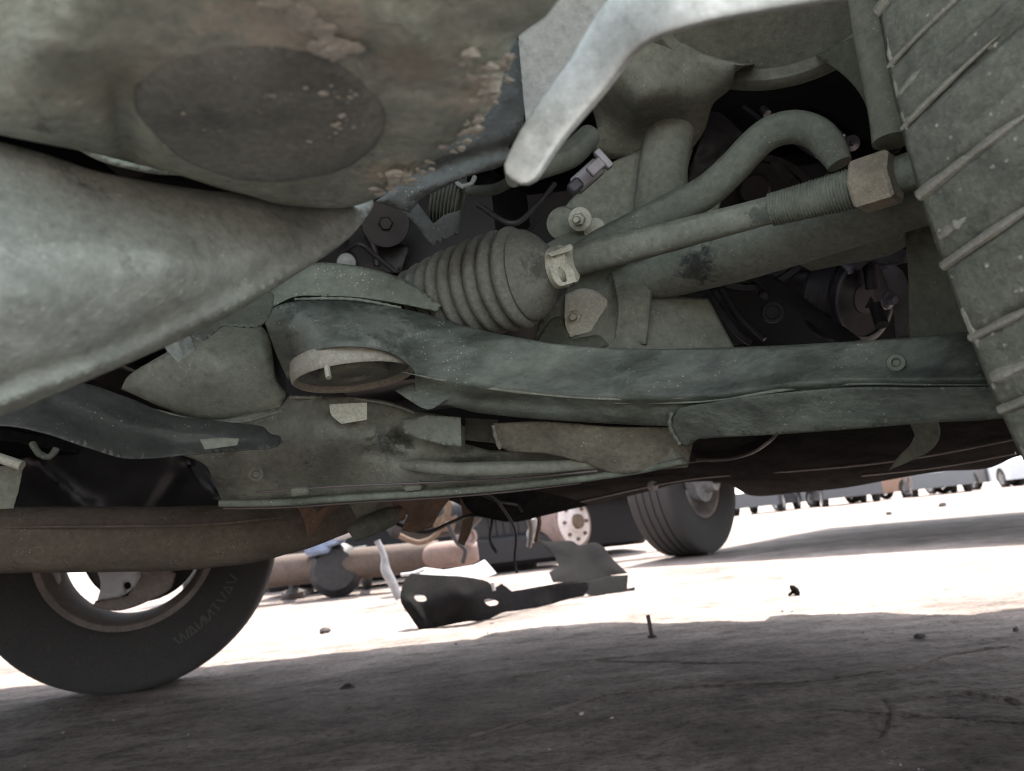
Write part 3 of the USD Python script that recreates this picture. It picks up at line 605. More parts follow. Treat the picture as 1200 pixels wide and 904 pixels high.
for k in range(nth * 4 + 1):
    s = k / (nth * 4); rad = (17.5 + 4.5 * s) * (.55 - .03 * s) / FPX
    prof.append((s * L_, rad + (.0012 if k % 4 in (1, 2) else 0)))
part(rod, 'thread', lathe(ta, tb - ta, [(0, .003)] + prof + [(L_, .003)], 40), ROD, 'dust-filled screw thread')
na = at(1003, 221, .512); nb = at(1050, 206, .494); nl = np.linalg.norm(nb - na)
part(rod, 'lock_nut', lathe(na, nb - na, [(0, .004), (0, .0165), (.002, .0185), (nl - .002, .0185), (nl, .0165), (nl, .004)], 6), NUT, 'hexagonal lock nut caked in dry mud', smooth=15)
ba, bb = at(452, 366, .70), at(664, 311, .615)
bl = np.linalg.norm(bb - ba)
bp = [(0, .006)]
keys = np.array([(0.0, .024), (.12, .029), (.25, .0345), (.40, .0395), (.55, .0425), (.70, .0435), (.80, .043)])
for k in range(0, 177):
    s = k / 176 * .80; base = np.interp(s, keys[:, 0], keys[:, 1]); ph = (s / .80 * 11.0) % 1.0
    bp.append((s * bl, base -   .0075 * (1 - (max(0, 1 - abs(2 * ph - 1)**1.6))**.55)))
bp += [(bl * .805, .0385), (bl * .83, .0375), (bl * .87, .032), (bl * .905, .024), (bl * .935, .0172), (bl * .955, .0158), (bl * .99, .0150), (bl * 1.0, .0145), (bl, .005)]
boot = part(rod, 'boot', lathe(ba, bb - ba, bp, 80), BOOT, 'ribbed rubber bellows boot', smooth=60)
ax = (bb - ba) / bl
part(rod, 'hose_clamp', cat(lathe(bb - ax * .012, ax, [(0, .013), (0, .0168), (.002, .0174), (.009, .0174), (.011, .0168), (.011, .013)], 40),
     lathe(bb - ax * .001, ax, [(0, .012), (0, .0152), (.003, .0156), (.006, .0152), (.006, .012)], 40)), CLAMP, 'pale dusty spring clamp')
part(rod, 'clamp_tab', sheet([(644, 316), (650, 304), (653, 292), (662, 294), (664, 308), (672, 316), (676, 330), (664, 334), (656, 336), (648, 328)], [(644, 316, .602), (676, 330, .598), (660, 290, .602)], .003, .001, 3, holes=[[(653, 315), (658, 314), (664, 329), (659, 330)]]), CLAMP)
part(rod, 'clamp_lever', sheet([(641, 297), (668, 286), (672, 289), (668, 294), (646, 301)], [(641, 297, .60), (672, 289, .6), (646, 301, .598)], .003, .001, 3), CLAMP)

# --- lower cross beam with bushing
beam_out = [(308, 372), (322, 360), (345, 353.5), (380, 352.5), (420, 354), (480, 364), (520, 374), (560, 386), (610, 396), (660, 404), (750, 409), (860, 407), (950, 403), (1060, 396), (1150, 387), (1240, 378), (1240, 466), (1170, 489), (1100, 493), (1000, 500), (900, 507), (800, 512), (790, 500), (740, 498), (640, 492), (560, 484), (525, 476), (506, 478), (488, 462), (485, 436), (466, 419), (440, 410), (413, 407), (382, 409), (358, 417), (344, 431), (338, 446), (328, 425), (318, 400)]
bctrl = [(320, 380, .585), (420, 360, .60), (420, 385, .562), (560, 390, .60), (560, 440, .575), (560, 480, .60), (750, 412, .565), (750, 450, .545), (750, 495, .575), (950, 405, .525), (950, 445, .50), (950, 500, .535), (1150, 390, .485), (1150, 445, .465), (1150, 488, .495), (413, 405, .5475), (365, 413, .560), (458, 415, .562), (336, 430, .60), (490, 450, .595), (340, 400, .585)]
fold = [(470, 436), (520, 446), (580, 456), (650, 464), (720, 468), (800, 467), (850, 463), (920, 452), (1000, 445.5), (1080, 446), (1150, 446), (1240, 444)]
beam = part(car, 'lower_control_beam', sheet(beam_out, bctrl, .03, .004, 4.5, rough=.0010, rs=40, seed=12,
    creases=[(fold, 14, .007), ([(x, y + 7) for x, y in fold[4:]], 5, -.0025), ([(385, 357), (430, 388), (470, 418), (488, 438)], 9, .004), ([(345, 372), (330, 400), (336, 440)], 10, .003)],
    relief=[ ([(470, 410), (640, 430), (1100, 418)], 18, -.0025), ([(500, 470), (640, 484), (780, 486)], 5, .003)], hard=(0,)), BEAM,
    'dark painted pressed-steel lower control arm beam with chipped dusty paint')
part(beam, 'side_flange', sheet([(311, 366), (312, 350), (322, 333), (345, 316), (368, 308), (420, 312), (468, 325), (496, 342), (518, 358), (512, 366), (480, 359), (420, 349.5), (380, 348), (345, 349)], [(312, 360, .60), (368, 310, .62), (518, 360, .625), (420, 345, .615)], .012, .005, 5, hard=(8, 9), rough=.0012, rs=50), BEAM_LOW, 'upper flange of the beam in front of the rubber boot')
def line_depth(px, py, extra=0.0):
    c = np.array(bctrl); return float(1 / RBFInterpolator(c[:, :2] / 100, 1 / c[:, 2], kernel='thin_plate_spline', degree=1)(np.array([[px, py]]) / 100)[0]) - extra
part(beam, 'fold_seam', tube([(x, y, line_depth(x, y, .0062)) for x, y in fold[:6]], [.6, 1.6, 2.0, 1.8, 1.2, .6], n=8, rough=.0006), DUST)
part(beam, 'fold_seam', tube([(x, y + 5, line_depth(x, y + 5, .0042)) for x, y in fold[4:]], [.5, 1.4, 1.5, 1.6, 1.4, 1.2, 1.2, .8], n=8, rough=.0006), BEAM_LOW)
def weld(parent, pts, r=2.4, mat=DUST_DARK, seed=0):
    p = np.array(pts, float); q = smooth3(np.column_stack([at(p[:, 0], p[:, 1], p[:, 2]), p[:, 2]]), .0016)[:, :3]
    rr = p[:, 2].mean() * r / FPX * (1 + .22 * np.sin(np.arange(len(q)) * 1.5) + .3 * (meshkit.noise(q * 90, seed) - .5))
    part(parent, 'weld_bead', tube3(q, rr, n=9, step=.0016), mat)
weld(beam, [(787, 484, .552), (785, 500, .558), (796, 520, .566)], 2.0, BEAM_LOW, 1)
weld(beam, [(345, 351, .597), (380, 350, .60), (420, 351.5, .603), (470, 361, .607)], 1.6, BEAM_LOW, 2)
for x, y in ((1050, 425),):
    part(beam, 'dimple', lathe(at(x, y, line_depth(x, y, .001)), at(x, y, .3) - at(x, y, .5), [(-.004, .001), (-.003, .006), (.001, .0055), (.0015, .003), (-.001, .002), (-.001, .001)], 20), BEAM_LOW)
# lower half plate of the beam on the outer side
part(beam, 'lower_plate', sheet([(796, 478), (830, 472), (900, 462), (1000, 454), (1080, 454), (1240, 452), (1240, 478), (1170, 491), (1100, 495), (1000, 503), (900, 510), (840, 513), (818, 515), (806, 524), (796, 522), (786, 508), (785, 495)], [(800, 500, .555), (900, 485, .515), (1000, 475, .49), (1150, 470, .458), (790, 545, .585), (1000, 503, .50)], .012, .004, 6, rough=.0012, rs=40, hard=(12,)), BEAM, 'dusty lower plate welded along the beam')
# bushing: outer sleeve ring, rubber, inner sleeve
bo = at(413, 427, .600)
bax = np.array([0.06, -.02, -1.0]); 
part(beam, 'bushing_sleeve', lathe_open(bo, bax, [(-.006, .044), (-.004, .0475), (.006, .0485), (.010, .0478), (.0115, .0462), (.0105, .0445), (-.004, .0435), (-.006, .044)], 72), SLEEVE, 'pale dusty bushing sleeve')
part(beam, 'bushing_rubber', lathe(bo, bax, [(-.012, .001), (-.010, .030), (-.004, .0440), (.006, .0440), (.005, .037), (.001, .033), (.001, .001)], 64, rough=.0004), RUBBER_CAP)
part(beam, 'bushing_core', lathe(bo, bax, [(-.008, .001), (-.008, .024), (.002, .024), (.005, .027), (.010, .027), (.011, .025), (.011, .012), (.008, .011), (.008, .001)], 48), DUST)
part(beam, 'bushing_bolt', tube([(383, 430, .535), (385, 443, .53)], 3.6, n=12), CLAMP)
part(beam, 'web', sheet([(462, 458), (490, 448), (530, 452), (575, 462), (560, 470), (528, 468), (505, 480), (494, 478)], [(462, 458, .60), (575, 462, .60), (505, 480, .59)], .01, .004, 5), BEAM)

# --- subframe: dusty box behind, lower skin, crust
sub = part(car, 'subframe', sheet([(176, 478), (250, 492), (330, 476), (338, 464), (400, 465), (455, 470), (488, 482), (520, 487), (545, 500), (545, 520), (580, 528), (660, 524), (740, 512), (790, 520), (806, 545), (740, 556), (680, 566), (600, 570), (500, 577), (380, 583), (300, 588), (262, 590), (252, 570), (240, 545), (200, 528), (178, 505)],
    [(180, 490, .66), (330, 480, .65), (455, 472, .64), (540, 510, .65), (700, 530, .63), (800, 540, .60), (260, 580, .69), (400, 560, .67), (600, 566, .67), (380, 520, .62), (480, 540, .64), (240, 520, .66)], .03, .008, 6,
    relief=[([(300, 584), (400, 578), (500, 572), (620, 566)], 4, .004), ([(430, 530), (500, 548), (600, 548), (680, 540)], 8, -.006), ([(340, 500), (430, 510)], 20, .006), ([(465, 510), (480, 516)], 6, -.02), ([(520, 536), (610, 532), (700, 528)], 6, .006)], rough=.002, rs=30, seed=15), SUBFRAME, 'dusty welded subframe below the control beam')
part(sub, 'bracket_box', sheet([(142, 456), (150, 441), (176, 424), (222, 399), (272, 376), (300, 379), (314, 392), (320, 420), (324, 445), (338, 462), (332, 482), (290, 492), (240, 496), (200, 482)], [(142, 456, .66), (270, 378, .67), (322, 440, .65), (250, 430, .632), (332, 482, .652), (220, 494, .672), (290, 492, .665)], .025, .012, 6, rough=.0012, rs=40), DUST, 'rounded pale dusty bracket')
part(sub, 'label_patch', sheet([(386, 474), (430, 472), (430, 492), (400, 497), (388, 486)], [(386, 474, .612), (430, 472, .612), (400, 497, .608)], .002, .0005, 4), CLAMP, 'pale bare patch')
part(sub, 'crust', sheet([(578, 496), (640, 494), (720, 500), (790, 500), (812, 520), (806, 548), (760, 552), (720, 556), (690, 545), (640, 532), (600, 530), (582, 522)], [(580, 510, .63), (800, 520, .595), (700, 550, .62), (690, 515, .605)], .012, .006, 5, rough=.006, rs=45, seed=31), CRUST, 'thick flaking mud crust')
part(sub, 'step_plate', sheet([(470, 492), (500, 486), (540, 489), (541, 524), (520, 522), (488, 514), (474, 508)], [(470, 500, .625), (541, 490, .615), (520, 520, .62)], .01, .002, 5, hard=range(7)), BEAM_LOW)
part(sub, 'slot_plate', sheet([(545, 490), (584, 492), (582, 520), (545, 516)], [(545, 500, .66), (584, 500, .66), (565, 516, .66)], .006, .001, 5, hard=range(4)), DUST_DARK)
part(sub, 'drip_rail', tube([(258, 590, .665), (330, 589, .66), (420, 583, .655), (520, 577, .65), (600, 570, .64), (680, 561, .63), (745, 552, .62), (800, 540, .60)], 4.5, n=14), BEAM_LOW)
part(sub, 'seam', tube([(300, 577, .655), (400, 570, .645), (500, 566, .64), (600, 561, .635), (700, 552, .62)], 1.6, n=10), UNDER_TRIM)
part(sub, 'seam', tube([(262, 596, .668), (330, 595, .663), (420, 589, .658), (520, 583, .653), (600, 576, .643), (680, 566, .633)], 1.3, n=8), UNDER_TRIM)
weld(sub, [(340, 466, .636), (400, 467, .633), (452, 473, .634), (486, 484, .634)], 2.0, SUBFRAME, 3)
weld(sub, [(578, 498, .615), (581, 512, .617), (586, 526, .62)], 2.4, CRUST, 4)
weld(sub, [(330, 482, .623), (290, 493, .648), (240, 497, .655)], 2.0, DUST, 5)
part(sub, 'lower_rail', tube([(440, 540, .68), (520, 549, .622), (600, 549, .62), (680, 545, .625), (760, 538, .66)], [7, 8, 8, 7.5, 6], n=14, rough=.0016, seed=4), SUBFRAME)
for x, y in ((300, 556), (640, 562), (268, 520)):
    part(sub, 'rivet', bolt(at(x, y, .655), at(x, y, .3) - at(x, y, .66), .0035, .005, True), DUST)
for x, y in ((352, 576), (484, 570)): part(sub, 'weld_nut', box(at(x, y, .65), (.016, .01, .008), bev=.002), DUST)

# --- dark trailing arm on the inner side
part(car, 'trailing_arm', sheet([(-60, 470), (60, 452), (92, 448), (150, 466), (200, 486), (260, 494), (308, 500), (316, 508), (328, 511), (331, 518), (322, 525), (290, 528), (230, 533), (150, 538), (105, 526), (50, 508), (0, 500), (-60, 510)], [(-60, 490, .46), (90, 455, .53), (90, 500, .49), (200, 500, .555), (200, 530, .54), (320, 515, .585)], .02, .007, 6,
    relief=[([(70, 462), (150, 494), (215, 508), (310, 509)], 5, .004), ([(60, 480), (150, 514), (240, 520)], 10, -.003)], rough=.001, rs=30), BLACK_ARM, 'black lower arm tapering to a rounded tip')
part(car, 'arm_sticker', sheet([(234, 515), (258, 513), (280, 514), (278, 522), (240, 527)], [(234, 515, .545), (280, 514, .55), (240, 527, .542)], .0015, .0005, 3), DUST)
part(car, 'bracket_strap', sheet([(-30, 548), (28, 545), (22, 575), (16, 596), (-30, 600)], [(-30, 548, .62), (28, 545, .62), (16, 596, .62)], .008, .002, 6, hard=range(5)), DUST)
part(car, 'bushing_eye', tube([(38, 520, .66), (46, 532, .655), (58, 536, .655), (66, 526, .66)], 4, n=12), DUST_DARK)
part(car, 'bracket_stud', tube([(-4, 536, .61), (26, 546, .61)], 6, n=14), CLAMP)

# --- dark inner panels above the exhaust pipe
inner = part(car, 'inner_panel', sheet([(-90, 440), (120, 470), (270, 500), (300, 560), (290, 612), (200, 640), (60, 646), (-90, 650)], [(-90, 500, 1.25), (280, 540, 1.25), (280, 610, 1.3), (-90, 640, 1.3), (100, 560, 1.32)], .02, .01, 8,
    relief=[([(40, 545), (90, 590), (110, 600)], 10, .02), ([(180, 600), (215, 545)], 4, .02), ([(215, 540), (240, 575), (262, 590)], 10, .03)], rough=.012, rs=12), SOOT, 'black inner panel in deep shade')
# --- exhaust pipe
ex = part(car, 'exhaust_pipe', tube([(-130, 636, .86), (0, 633, .88), (100, 632, .90), (200, 631, .92), (280, 626, .94), (340, 617, .97), (385, 605, 1.0), (430, 588, 1.06), (470, 570, 1.12)], [39, 38, 38, 37, 35, 31, 27, 25, 24], n=40, rough=.0012), EXHAUST, 'brown rusty exhaust pipe crossing above the standing wheel')
part(ex, 'weld_seam', tube([(0, 618, .852), (120, 617, .866), (240, 615, .885), (330, 606, .915)], 1.6, n=8), EXHAUST)
part(ex, 'hanger', sheet([(345, 588), (362, 592), (372, 600), (384, 592), (398, 586), (400, 594), (382, 606), (366, 628), (360, 628), (356, 610)], [(345, 588, .90), (398, 586, .93), (362, 628, .92)], .004, .001, 4), RUST, 'small rusty hanger tab')
part(car, 'hanger_bracket', sheet([(406, 582), (446, 577), (444, 590), (436, 612), (424, 616), (414, 600)], [(406, 582, .86), (446, 577, .88), (424, 616, .88)], .01, .003, 4), DUST, 'grey exhaust hanger bracket')
part(car, 'rubber_mount', tube([(412, 628, .86), (424, 620, .865), (440, 613, .875), (456, 606, .885), (464, 603, .89)], [9, 12, 12.5, 12, 9], n=24), DUST_DARK, 'rubber hanger sleeve')
part(car, 'mount_pin', tube([(458, 606, .885), (470, 601, .895)], 9, n=18), RUST)
part(car, 'rust_bracket', sheet([(456, 576), (500, 570), (534, 568), (530, 580), (516, 600), (506, 618), (486, 624), (470, 622), (478, 604), (462, 596)], [(456, 576, .95), (534, 568, .97), (486, 624, .97)], .02, .004, 5, relief=[([(505, 572), (486, 620)], 7, -.008)], rough=.002, rs=60), RUST, 'rusty folded bracket hanging under the subframe')
part(car, 'loose_wire', tube([(515, 572, 1.2), (545, 573, 1.2), (576, 582, 1.25), (592, 600, 1.3), (604, 624, 1.35), (603, 655, 1.4), (606, 672, 1.4)], 1.6, n=8), SOOT2, 'thin loose cable dangling under the car')
part(car, 'loose_wire', tube([(560, 578, 1.3), (585, 588, 1.3), (606, 592, 1.35), (612, 600, 1.35)], 1.4, n=8), SOOT2)
part(car, 'strap', sheet([(536, 572), (548, 570), (556, 592), (552, 622), (544, 640), (536, 636), (542, 612), (540, 590)], [(536, 572, 1.5), (556, 592, 1.5), (544, 640, 1.52)], .006, .002, 4, rough=.003, rs=40), RUST)
part(car, 'brake_line', tube([(440, 600, 1.3), (470, 616, 1.32), (500, 624, 1.35), (530, 612, 1.4), (556, 604, 1.45), (600, 606, 1.5)], 2.2, n=10), SOOT2)
part(car, 'brake_line', tube([(560, 586, 1.45), (576, 606, 1.5), (574, 632, 1.5), (582, 648, 1.5)], 2.0, n=10), SOOT2)
part(car, 'stay', tube([(616, 600, 1.75), (622, 618, 1.8), (620, 640, 1.85)], 3.2, n=10), GREYBIT)
part(car, 'stay', tube([(628, 596, 1.75), (632, 612, 1.8), (628, 634, 1.85)], 2.6, n=10), RUST)
part(car, 'heat_shield', sheet([(534, 572), (570, 580), (620, 575), (660, 582), (690, 592), (640, 604), (600, 612), (560, 604), (548, 596)], [(534, 572, 1.3), (690, 592, 1.6), (600, 612, 1.5)], .02, .01, 6, rough=.008, rs=20, seed=3), UNDER)

# --- engine, pulleys, belt
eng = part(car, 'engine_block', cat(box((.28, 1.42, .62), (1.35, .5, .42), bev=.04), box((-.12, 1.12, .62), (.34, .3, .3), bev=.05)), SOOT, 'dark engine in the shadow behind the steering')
def facing(px, py, d, sx=0, sy=0): return at(px + sx, py + sy, d * .7) - at(px, py, d)
pc = at(1012, 350, .93); pa = at(1150, 352, .80) - pc
part(eng, 'pulley', lathe(pc - pa / np.linalg.norm(pa) * .05, pa, [(0, .002), (0, .052)] + [(.004 + .0035 * k, .054 if k % 2 else .0505) for k in range(11)] + [(.045, .057), (.05, .057), (.052, .050), (.046, .046), (.046, .02), (.052, .018), (.052, .001)], 64), PULLEY, 'black ribbed drive pulley')
part(eng, 'pulley_rim', lathe(pc, pa, [(.001, .046), (.001, .051), (.004, .050), (.004, .047), (.001, .046)], 48), ALU)
for k in range(3):
    part(eng, 'pulley_spoke', tube3([pc + .012 * pa / np.linalg.norm(pa) + .012 * np.array([0, math.cos(2.1 * k), math.sin(2.1 * k)]), pc + .005 * pa / np.linalg.norm(pa) + .046 * np.array([0, math.cos(2.1 * k), math.sin(2.1 * k)])], .008, n=10), SOOT2)
part(eng, 'clutch_bolt', bolt(at(1040, 352, .84), pa, .006, .01), SHINY)
part(eng, 'clutch_plate', sheet([(1030, 312), (1046, 308), (1060, 322), (1066, 352), (1064, 396), (1050, 398), (1046, 360), (1040, 336)], [(1030, 312, .86), (1066, 352, .84), (1050, 398, .86)], .006, .002, 5), ALU)
part(eng, 'drive_belt', sheet([(868, 318), (905, 322), (1010, 398), (985, 404)], [(868, 318, .98), (905, 322, .98), (1010, 398, .88), (985, 404, .88)], .006, .002, 6, hard=range(4)), BELT, 'flat black drive belt')
part(eng, 'belt_guide', tube([(828, 338, .95), (846, 366, .93), (866, 392, .92), (880, 402, .92)], 4, n=12), SOOT2)
part(eng, 'belt_guide', tube([(846, 340, .97), (868, 372, .95), (896, 398, .93)], 3, n=12), SOOT2)
part(eng, 'cover', sheet([(806, 342), (840, 336), (880, 402), (830, 408)], [(806, 342, 1.0), (840, 336, 1.0), (850, 405, .98)], .01, .003, 6), SOOT2)
part(eng, 'cover_bolt', lathe(at(826, 352, .98), facing(826, 352, .98), [(0, .001), (0, .009), (.003, .0085), (.003, .006), (.001, .0055), (.001, .001)], 24), SOOT2)
part(eng, 'sensor', cat(lathe(at(896, 347, .95), facing(896, 347, .95, 40, 20), [(-.03, .001), (-.03, .006), (0, .006), (.002, .004), (.002, .001)], 20), lathe(at(905, 366, .95), facing(905, 366, .95, 60, 10), [(0, .001), (0, .014), (.004, .013), (.004, .009), (.002, .008), (.002, .001)], 28)), SOOT2)
part(eng, 'hose', tube([(915, 320, 1.0), (940, 326, .98), (962, 318, .97), (975, 302, .97)], 9, n=16), SOOT2)
part(eng, 'bracket', sheet([(990, 310), (1010, 296), (1044, 290), (1064, 294), (1062, 308), (1040, 312), (1020, 306), (1004, 318)], [(990, 310, .90), (1044, 290, .86), (1062, 308, .86)], .012, .004, 5), ALU)
part(eng, 'pipe_fitting', tube([(962, 306, .93), (972, 300, .92), (986, 306, .91), (998, 318, .90)], 5, n=14), SHINY)
part(eng, 'mount_bracket', sheet([(930, 306), (1000, 286), (1064, 268), (1064, 288), (1040, 300), (1000, 308), (950, 318)], [(930, 306, .80), (1064, 268, .68), (1000, 308, .76)], .015, .005, 6), DUST)
part(car, 'splash_guard', sheet([(1060, 262), (1110, 250), (1170, 270), (1200, 400), (1066, 410), (1064, 320)], [(1060, 300, .60), (1160, 300, .54), (1120, 400, .57)], .006, .002, 7), DUST_DARK, 'flat dusty splash guard beside the tyre')
# upper engine window
part(eng, 'cast_housing', sheet([(806, 210), (818, 170), (832, 130), (846, 134), (870, 156), (850, 176), (834, 200), (812, 230)], [(806, 210, .88), (832, 130, .92), (870, 156, .92), (835, 165, .87)], .02, .006, 5, relief=[([(822, 185), (850, 170)], 6, -.006), ([(830, 150), (856, 158)], 4, .006)], rough=.003, rs=50), ALU, 'bright cast aluminium housing')
part(eng, 'bracket_arm', tube([(872, 126, .95), (886, 136, .93), (898, 144, .92)], 2.4, n=10), SHINY)
part(eng, 'stud', tube([(893, 128, .92), (899, 134, .915)], 5, n=14), SHINY)
part(eng, 'ring_gear', lathe(at(880, 262, .98), facing(880, 262, .98, 30, -20), [(-.01, .05), (-.01, .086), (0, .088), (.004, .086), (.004, .078), (.0, .076), (.0, .05)], 64), SOOT2)
part(eng, 'ring_plate', sheet([(902, 190), (912, 186), (930, 206), (924, 214), (916, 210)], [(902, 190, .93), (930, 206, .92), (916, 210, .92)], .006, .002, 4), ALU)
part(eng, 'actuator', lathe(at(884, 222, .93), facing(884, 222, .93, 10, 10), [(-.03, .001), (-.03, .02), (0, .02), (.004, .016), (.004, .001)], 32), SOOT2)
part(eng, 'edge_strip', tube([(932, 166, .95), (944, 176, .94), (958, 184, .93)], 2.6, n=10), SHINY)
part(eng, 'edge_strip', tube([(978, 152, .92), (988, 160, .91)], 3, n=10), SHINY)
part(eng, 'fitting', lathe(at(998, 168, .88), facing(998, 168, .88, 10, 30), [(-.02, .001), (-.02, .009), (.004, .009), (.003, .003), (.006, .001)], 20), SHINY)
part(eng, 'fitting', tube([(963, 216, .84), (971, 206, .83)], 4, n=12), SHINY)
part(car, 'recess_panel', sheet([(860, 70), (960, 60), (1000, 90), (1040, 160), (1060, 170), (1040, 190), (960, 130), (900, 120), (840, 130)], [(860, 70, .98), (1040, 170, .90), (900, 125, .98)], .01, .003, 7), SOOT)
# dark window at the inner end of the boot
part(eng, 'gearbox_ring', lathe(at(452, 262, .95), facing(452, 262, .95, -10, 0), [(0, .022), (0, .03), (.008, .029), (.008, .022)], 36), SOOT2)
part(eng, 'gearbox_bolt', bolt(at(452, 262, .95), facing(452, 262, .95), .009, .014), SOOT2)
part(eng, 'gearbox_rib', tube([(430, 276, .95), (438, 290, .95), (442, 312, .95)], 4, n=10), SOOT2)
part(eng, 'gearbox_cover', sheet([(400, 270), (436, 250), (446, 262), (456, 284), (480, 288), (470, 320), (420, 318)], [(400, 270, .99), (480, 288, .98), (430, 318, .98)], .02, .006, 6), SOOT2)
part(car, 'harness', tube([(398, 300, .86), (420, 286, .84), (440, 300, .85), (462, 318, .86)], 3, n=10), SOOT2)
part(car, 'harness', tube([(560, 240, .8), (600, 262, .78), (630, 240, .8), (650, 216, .82)], 3.4, n=10), SOOT2)
part(car, 'harness', tube([(590, 290, .85), (622, 268, .82), (640, 250, .8)], 2.2, n=8), SOOT2)
part(car, 'pale_stud', lathe(at(406, 308, .7), facing(406, 308, .7, 0, -10), [(0, .001), (0, .009), (.006, .008), (.008, .001)], 20), PLATE_GREY)

# --- near front tyre at the right edge
nh = math.radians(52.07); nn = np.array([math.cos(nh), -math.sin(nh), 0]); cam_ = math.radians(-2.64)
nv = np.array([0, 0, 1]) * math.cos(cam_) + nn * math.sin(cam_); nax = nn * math.cos(cam_) - np.array([0, 0, 1]) * math.sin(cam_)
C0 = np.array([.5098, .5971, .4166]); RS = .370; hh = np.array([math.sin(nh), math.cos(nh), 0])
WT = .235
def near_tyre():
    nt, W = 1300, np.array([-.06, -.045, -.03, -.02, -.012, -.006, -.002, .0, .003, .006, .010] + list(np.linspace(.015, WT - .015, 64)) + [WT - .008, WT - .002, WT, WT + .003, WT + .01, WT + .02])
    t = np.linspace(0, 2 * np.pi, nt, endpoint=False)
    WW, TT = np.meshgrid(W, t, indexing='ij')
    inner = (W < 0) | (W > WT)
    w = WW
    rad = RS + .014 * np.clip(1 - ((w - WT / 2) / (WT / 2))**2, 0, 1)**.8
    # side walls fall in towards the bead
    rad = np.where(w < 0, RS - .12 * (np.clip(-w, 0, 1) / .06)**.75 * 1.0, rad)
    rad = np.where(w > WT, RS - .12 * (np.clip(w - WT, 0, 1) / .02)**.9, rad)
    wo = np.where(w < 0, -.012 * np.sin(np.clip(-w / .06, 0, 1) * np.pi), w)      # sidewall bulge instead of plain offset
    # tread grooves: slanted lateral slots and circumferential grooves
    pitch = 2 * np.pi / 60
    s = ((TT + w * .62) / pitch) % 1.0
    slot = np.exp(-((s - .5) / .055)**2) * (w > .0) * (w < .088)
    s2 = ((TT + .4 * pitch + w * .62) / pitch) % 1.0
    slot2 = .6 * np.exp(-((s2 - .5) / .035)**2) * (w > .03) * (w < .07)
    circ = np.exp(-((w - .092) / .005)**2) + np.exp(-((w - .143) / .005)**2)
    tread = (w >= 0) & (w <= WT)
    rad = rad - tread * (.0045 * np.clip(slot + slot2, 0, 1) + .006 * np.clip(circ, 0, 1))
    P = C0 + wo[..., None] * nax + rad[..., None] * (np.cos(TT)[..., None] * hh + np.sin(TT)[..., None] * nv)
    rad2 = .0022 * (meshkit.fbm(P * 55, 5, 40) - .5) - .0016 * np.clip(meshkit.fbm(P * 26, 5, 44) - .56, 0, 1) * 8 - .0022 * np.exp(-(w / .006)**2) * np.clip(meshkit.noise(P * 70, 50) - .45, 0, 1) 
    P = P + rad2[..., None] * (np.cos(TT)[..., None] * hh + np.sin(TT)[..., None] * nv)
    m = ringmesh(P, False)
    if m.volume < 0: m.invert()
    return m
ntyre = part(car, 'wheel', near_tyre(), TYRE_NEAR, 'dusty worn tyre of the near front wheel', smooth=True)
part(ntyre, 'rim', lathe_open(C0 + nax * .1, nax, [(-.10, .25), (-.11, .245), (-.09, .225), (-.02, .21), (.09, .215), (.115, .24), (.12, .25), (.1, .235), (-.02, .222), (-.08, .235), (-.10, .25)], 72), RIM)
part(ntyre, 'brake_disc', lathe(C0 + nax * .06, nax, [(0, .001), (0, .15), (.02, .15), (.02, .001)], 64), RUST)
# dust packed in the slots and scraped ridges
ms = []
for k in range(60):
    for w0, w1, off, lift in ((.0, .05 + .03 * RNG.random(), .5, .0006), (.004, .02 + .02 * RNG.random(), .02, .0)):
        if off != .5 and RNG.random() < .45: continue
        ww = np.linspace(w0, w1, 9); pitch = 2 * np.pi / 60
        th = (k + off) * pitch - ww * (.62 + (RNG.random() - .5) * .25) + .15 * pitch * RNG.random() * (off != .5)
        r = RS + .014 * np.clip(1 - ((ww - WT / 2) / (WT / 2))**2, 0, 1)**.8 - .0017 + lift
        P = C0 + ww[:, None] * nax + r[:, None] * (np.cos(th)[:, None] * hh + np.sin(th)[:, None] * nv)
        wid = (1 - np.linspace(.0, .96, 9)**3) * (.0016 + .0022 * RNG.random()) * (.7 + .5 * RNG.random(9))
        ms.append(tube3(P, wid, n=8, rough=.0008, seed=k))
_t = np.linspace(0, 2 * np.pi, 361)
part(ntyre, 'worn_edge', tube3(C0 + nax * .0025 + (RS - .0002) * (np.cos(_t)[:, None] * hh + np.sin(_t)[:, None] * nv), .0016 * np.clip(meshkit.fbm(np.column_stack([_t * 40, _t * 0, _t * 0]), 4, 3) * 2.4 - .7, .05, 1), n=6, step=.004, rough=.0014), PACKED)
part(ntyre, 'packed_dust', cat(*ms), PACKED, 'pale dust packed in the tread slots', kind='stuff')

# --- standing wheel on the far side (same car)
w1d = float(zdepth(130, 812, 0)); R1 = .315
w1c = ground_at(158, 806)
w1c[2] = R1 - .004
w1n = np.array([.33, -1.0, .05])
wt, (wU, wV) = wheel(car, w1c, w1n, R1, .20, .185, TYRE, RIM, spokes=0, segs=128, label='dark tyre standing on the ground behind the exhaust pipe')
w1x = float(w1c[1]) * 1.0
part(wt, 'brake_caliper', sheet([(112, 664), (136, 660), (164, 664), (166, 676), (156, 690), (140, 700), (114, 704), (118, 684)], [(112, 664, w1d * 1.0), (166, 676, w1d * .99), (114, 704, w1d * .985)], .05, .012, 4, holes=[[(146, 684), (152, 683), (153, 689), (147, 690)]], rough=.004, rs=40), WHITE_BIT, 'pale brake caliper inside the rim')
part(wt, 'brace', sheet([(166, 664), (190, 660), (206, 672), (200, 690), (176, 704), (140, 716), (108, 712), (112, 704), (150, 698)], [(166, 664, w1d), (206, 672, w1d), (110, 712, w1d * .98)], .03, .01, 4, rough=.003, rs=40), RIM)
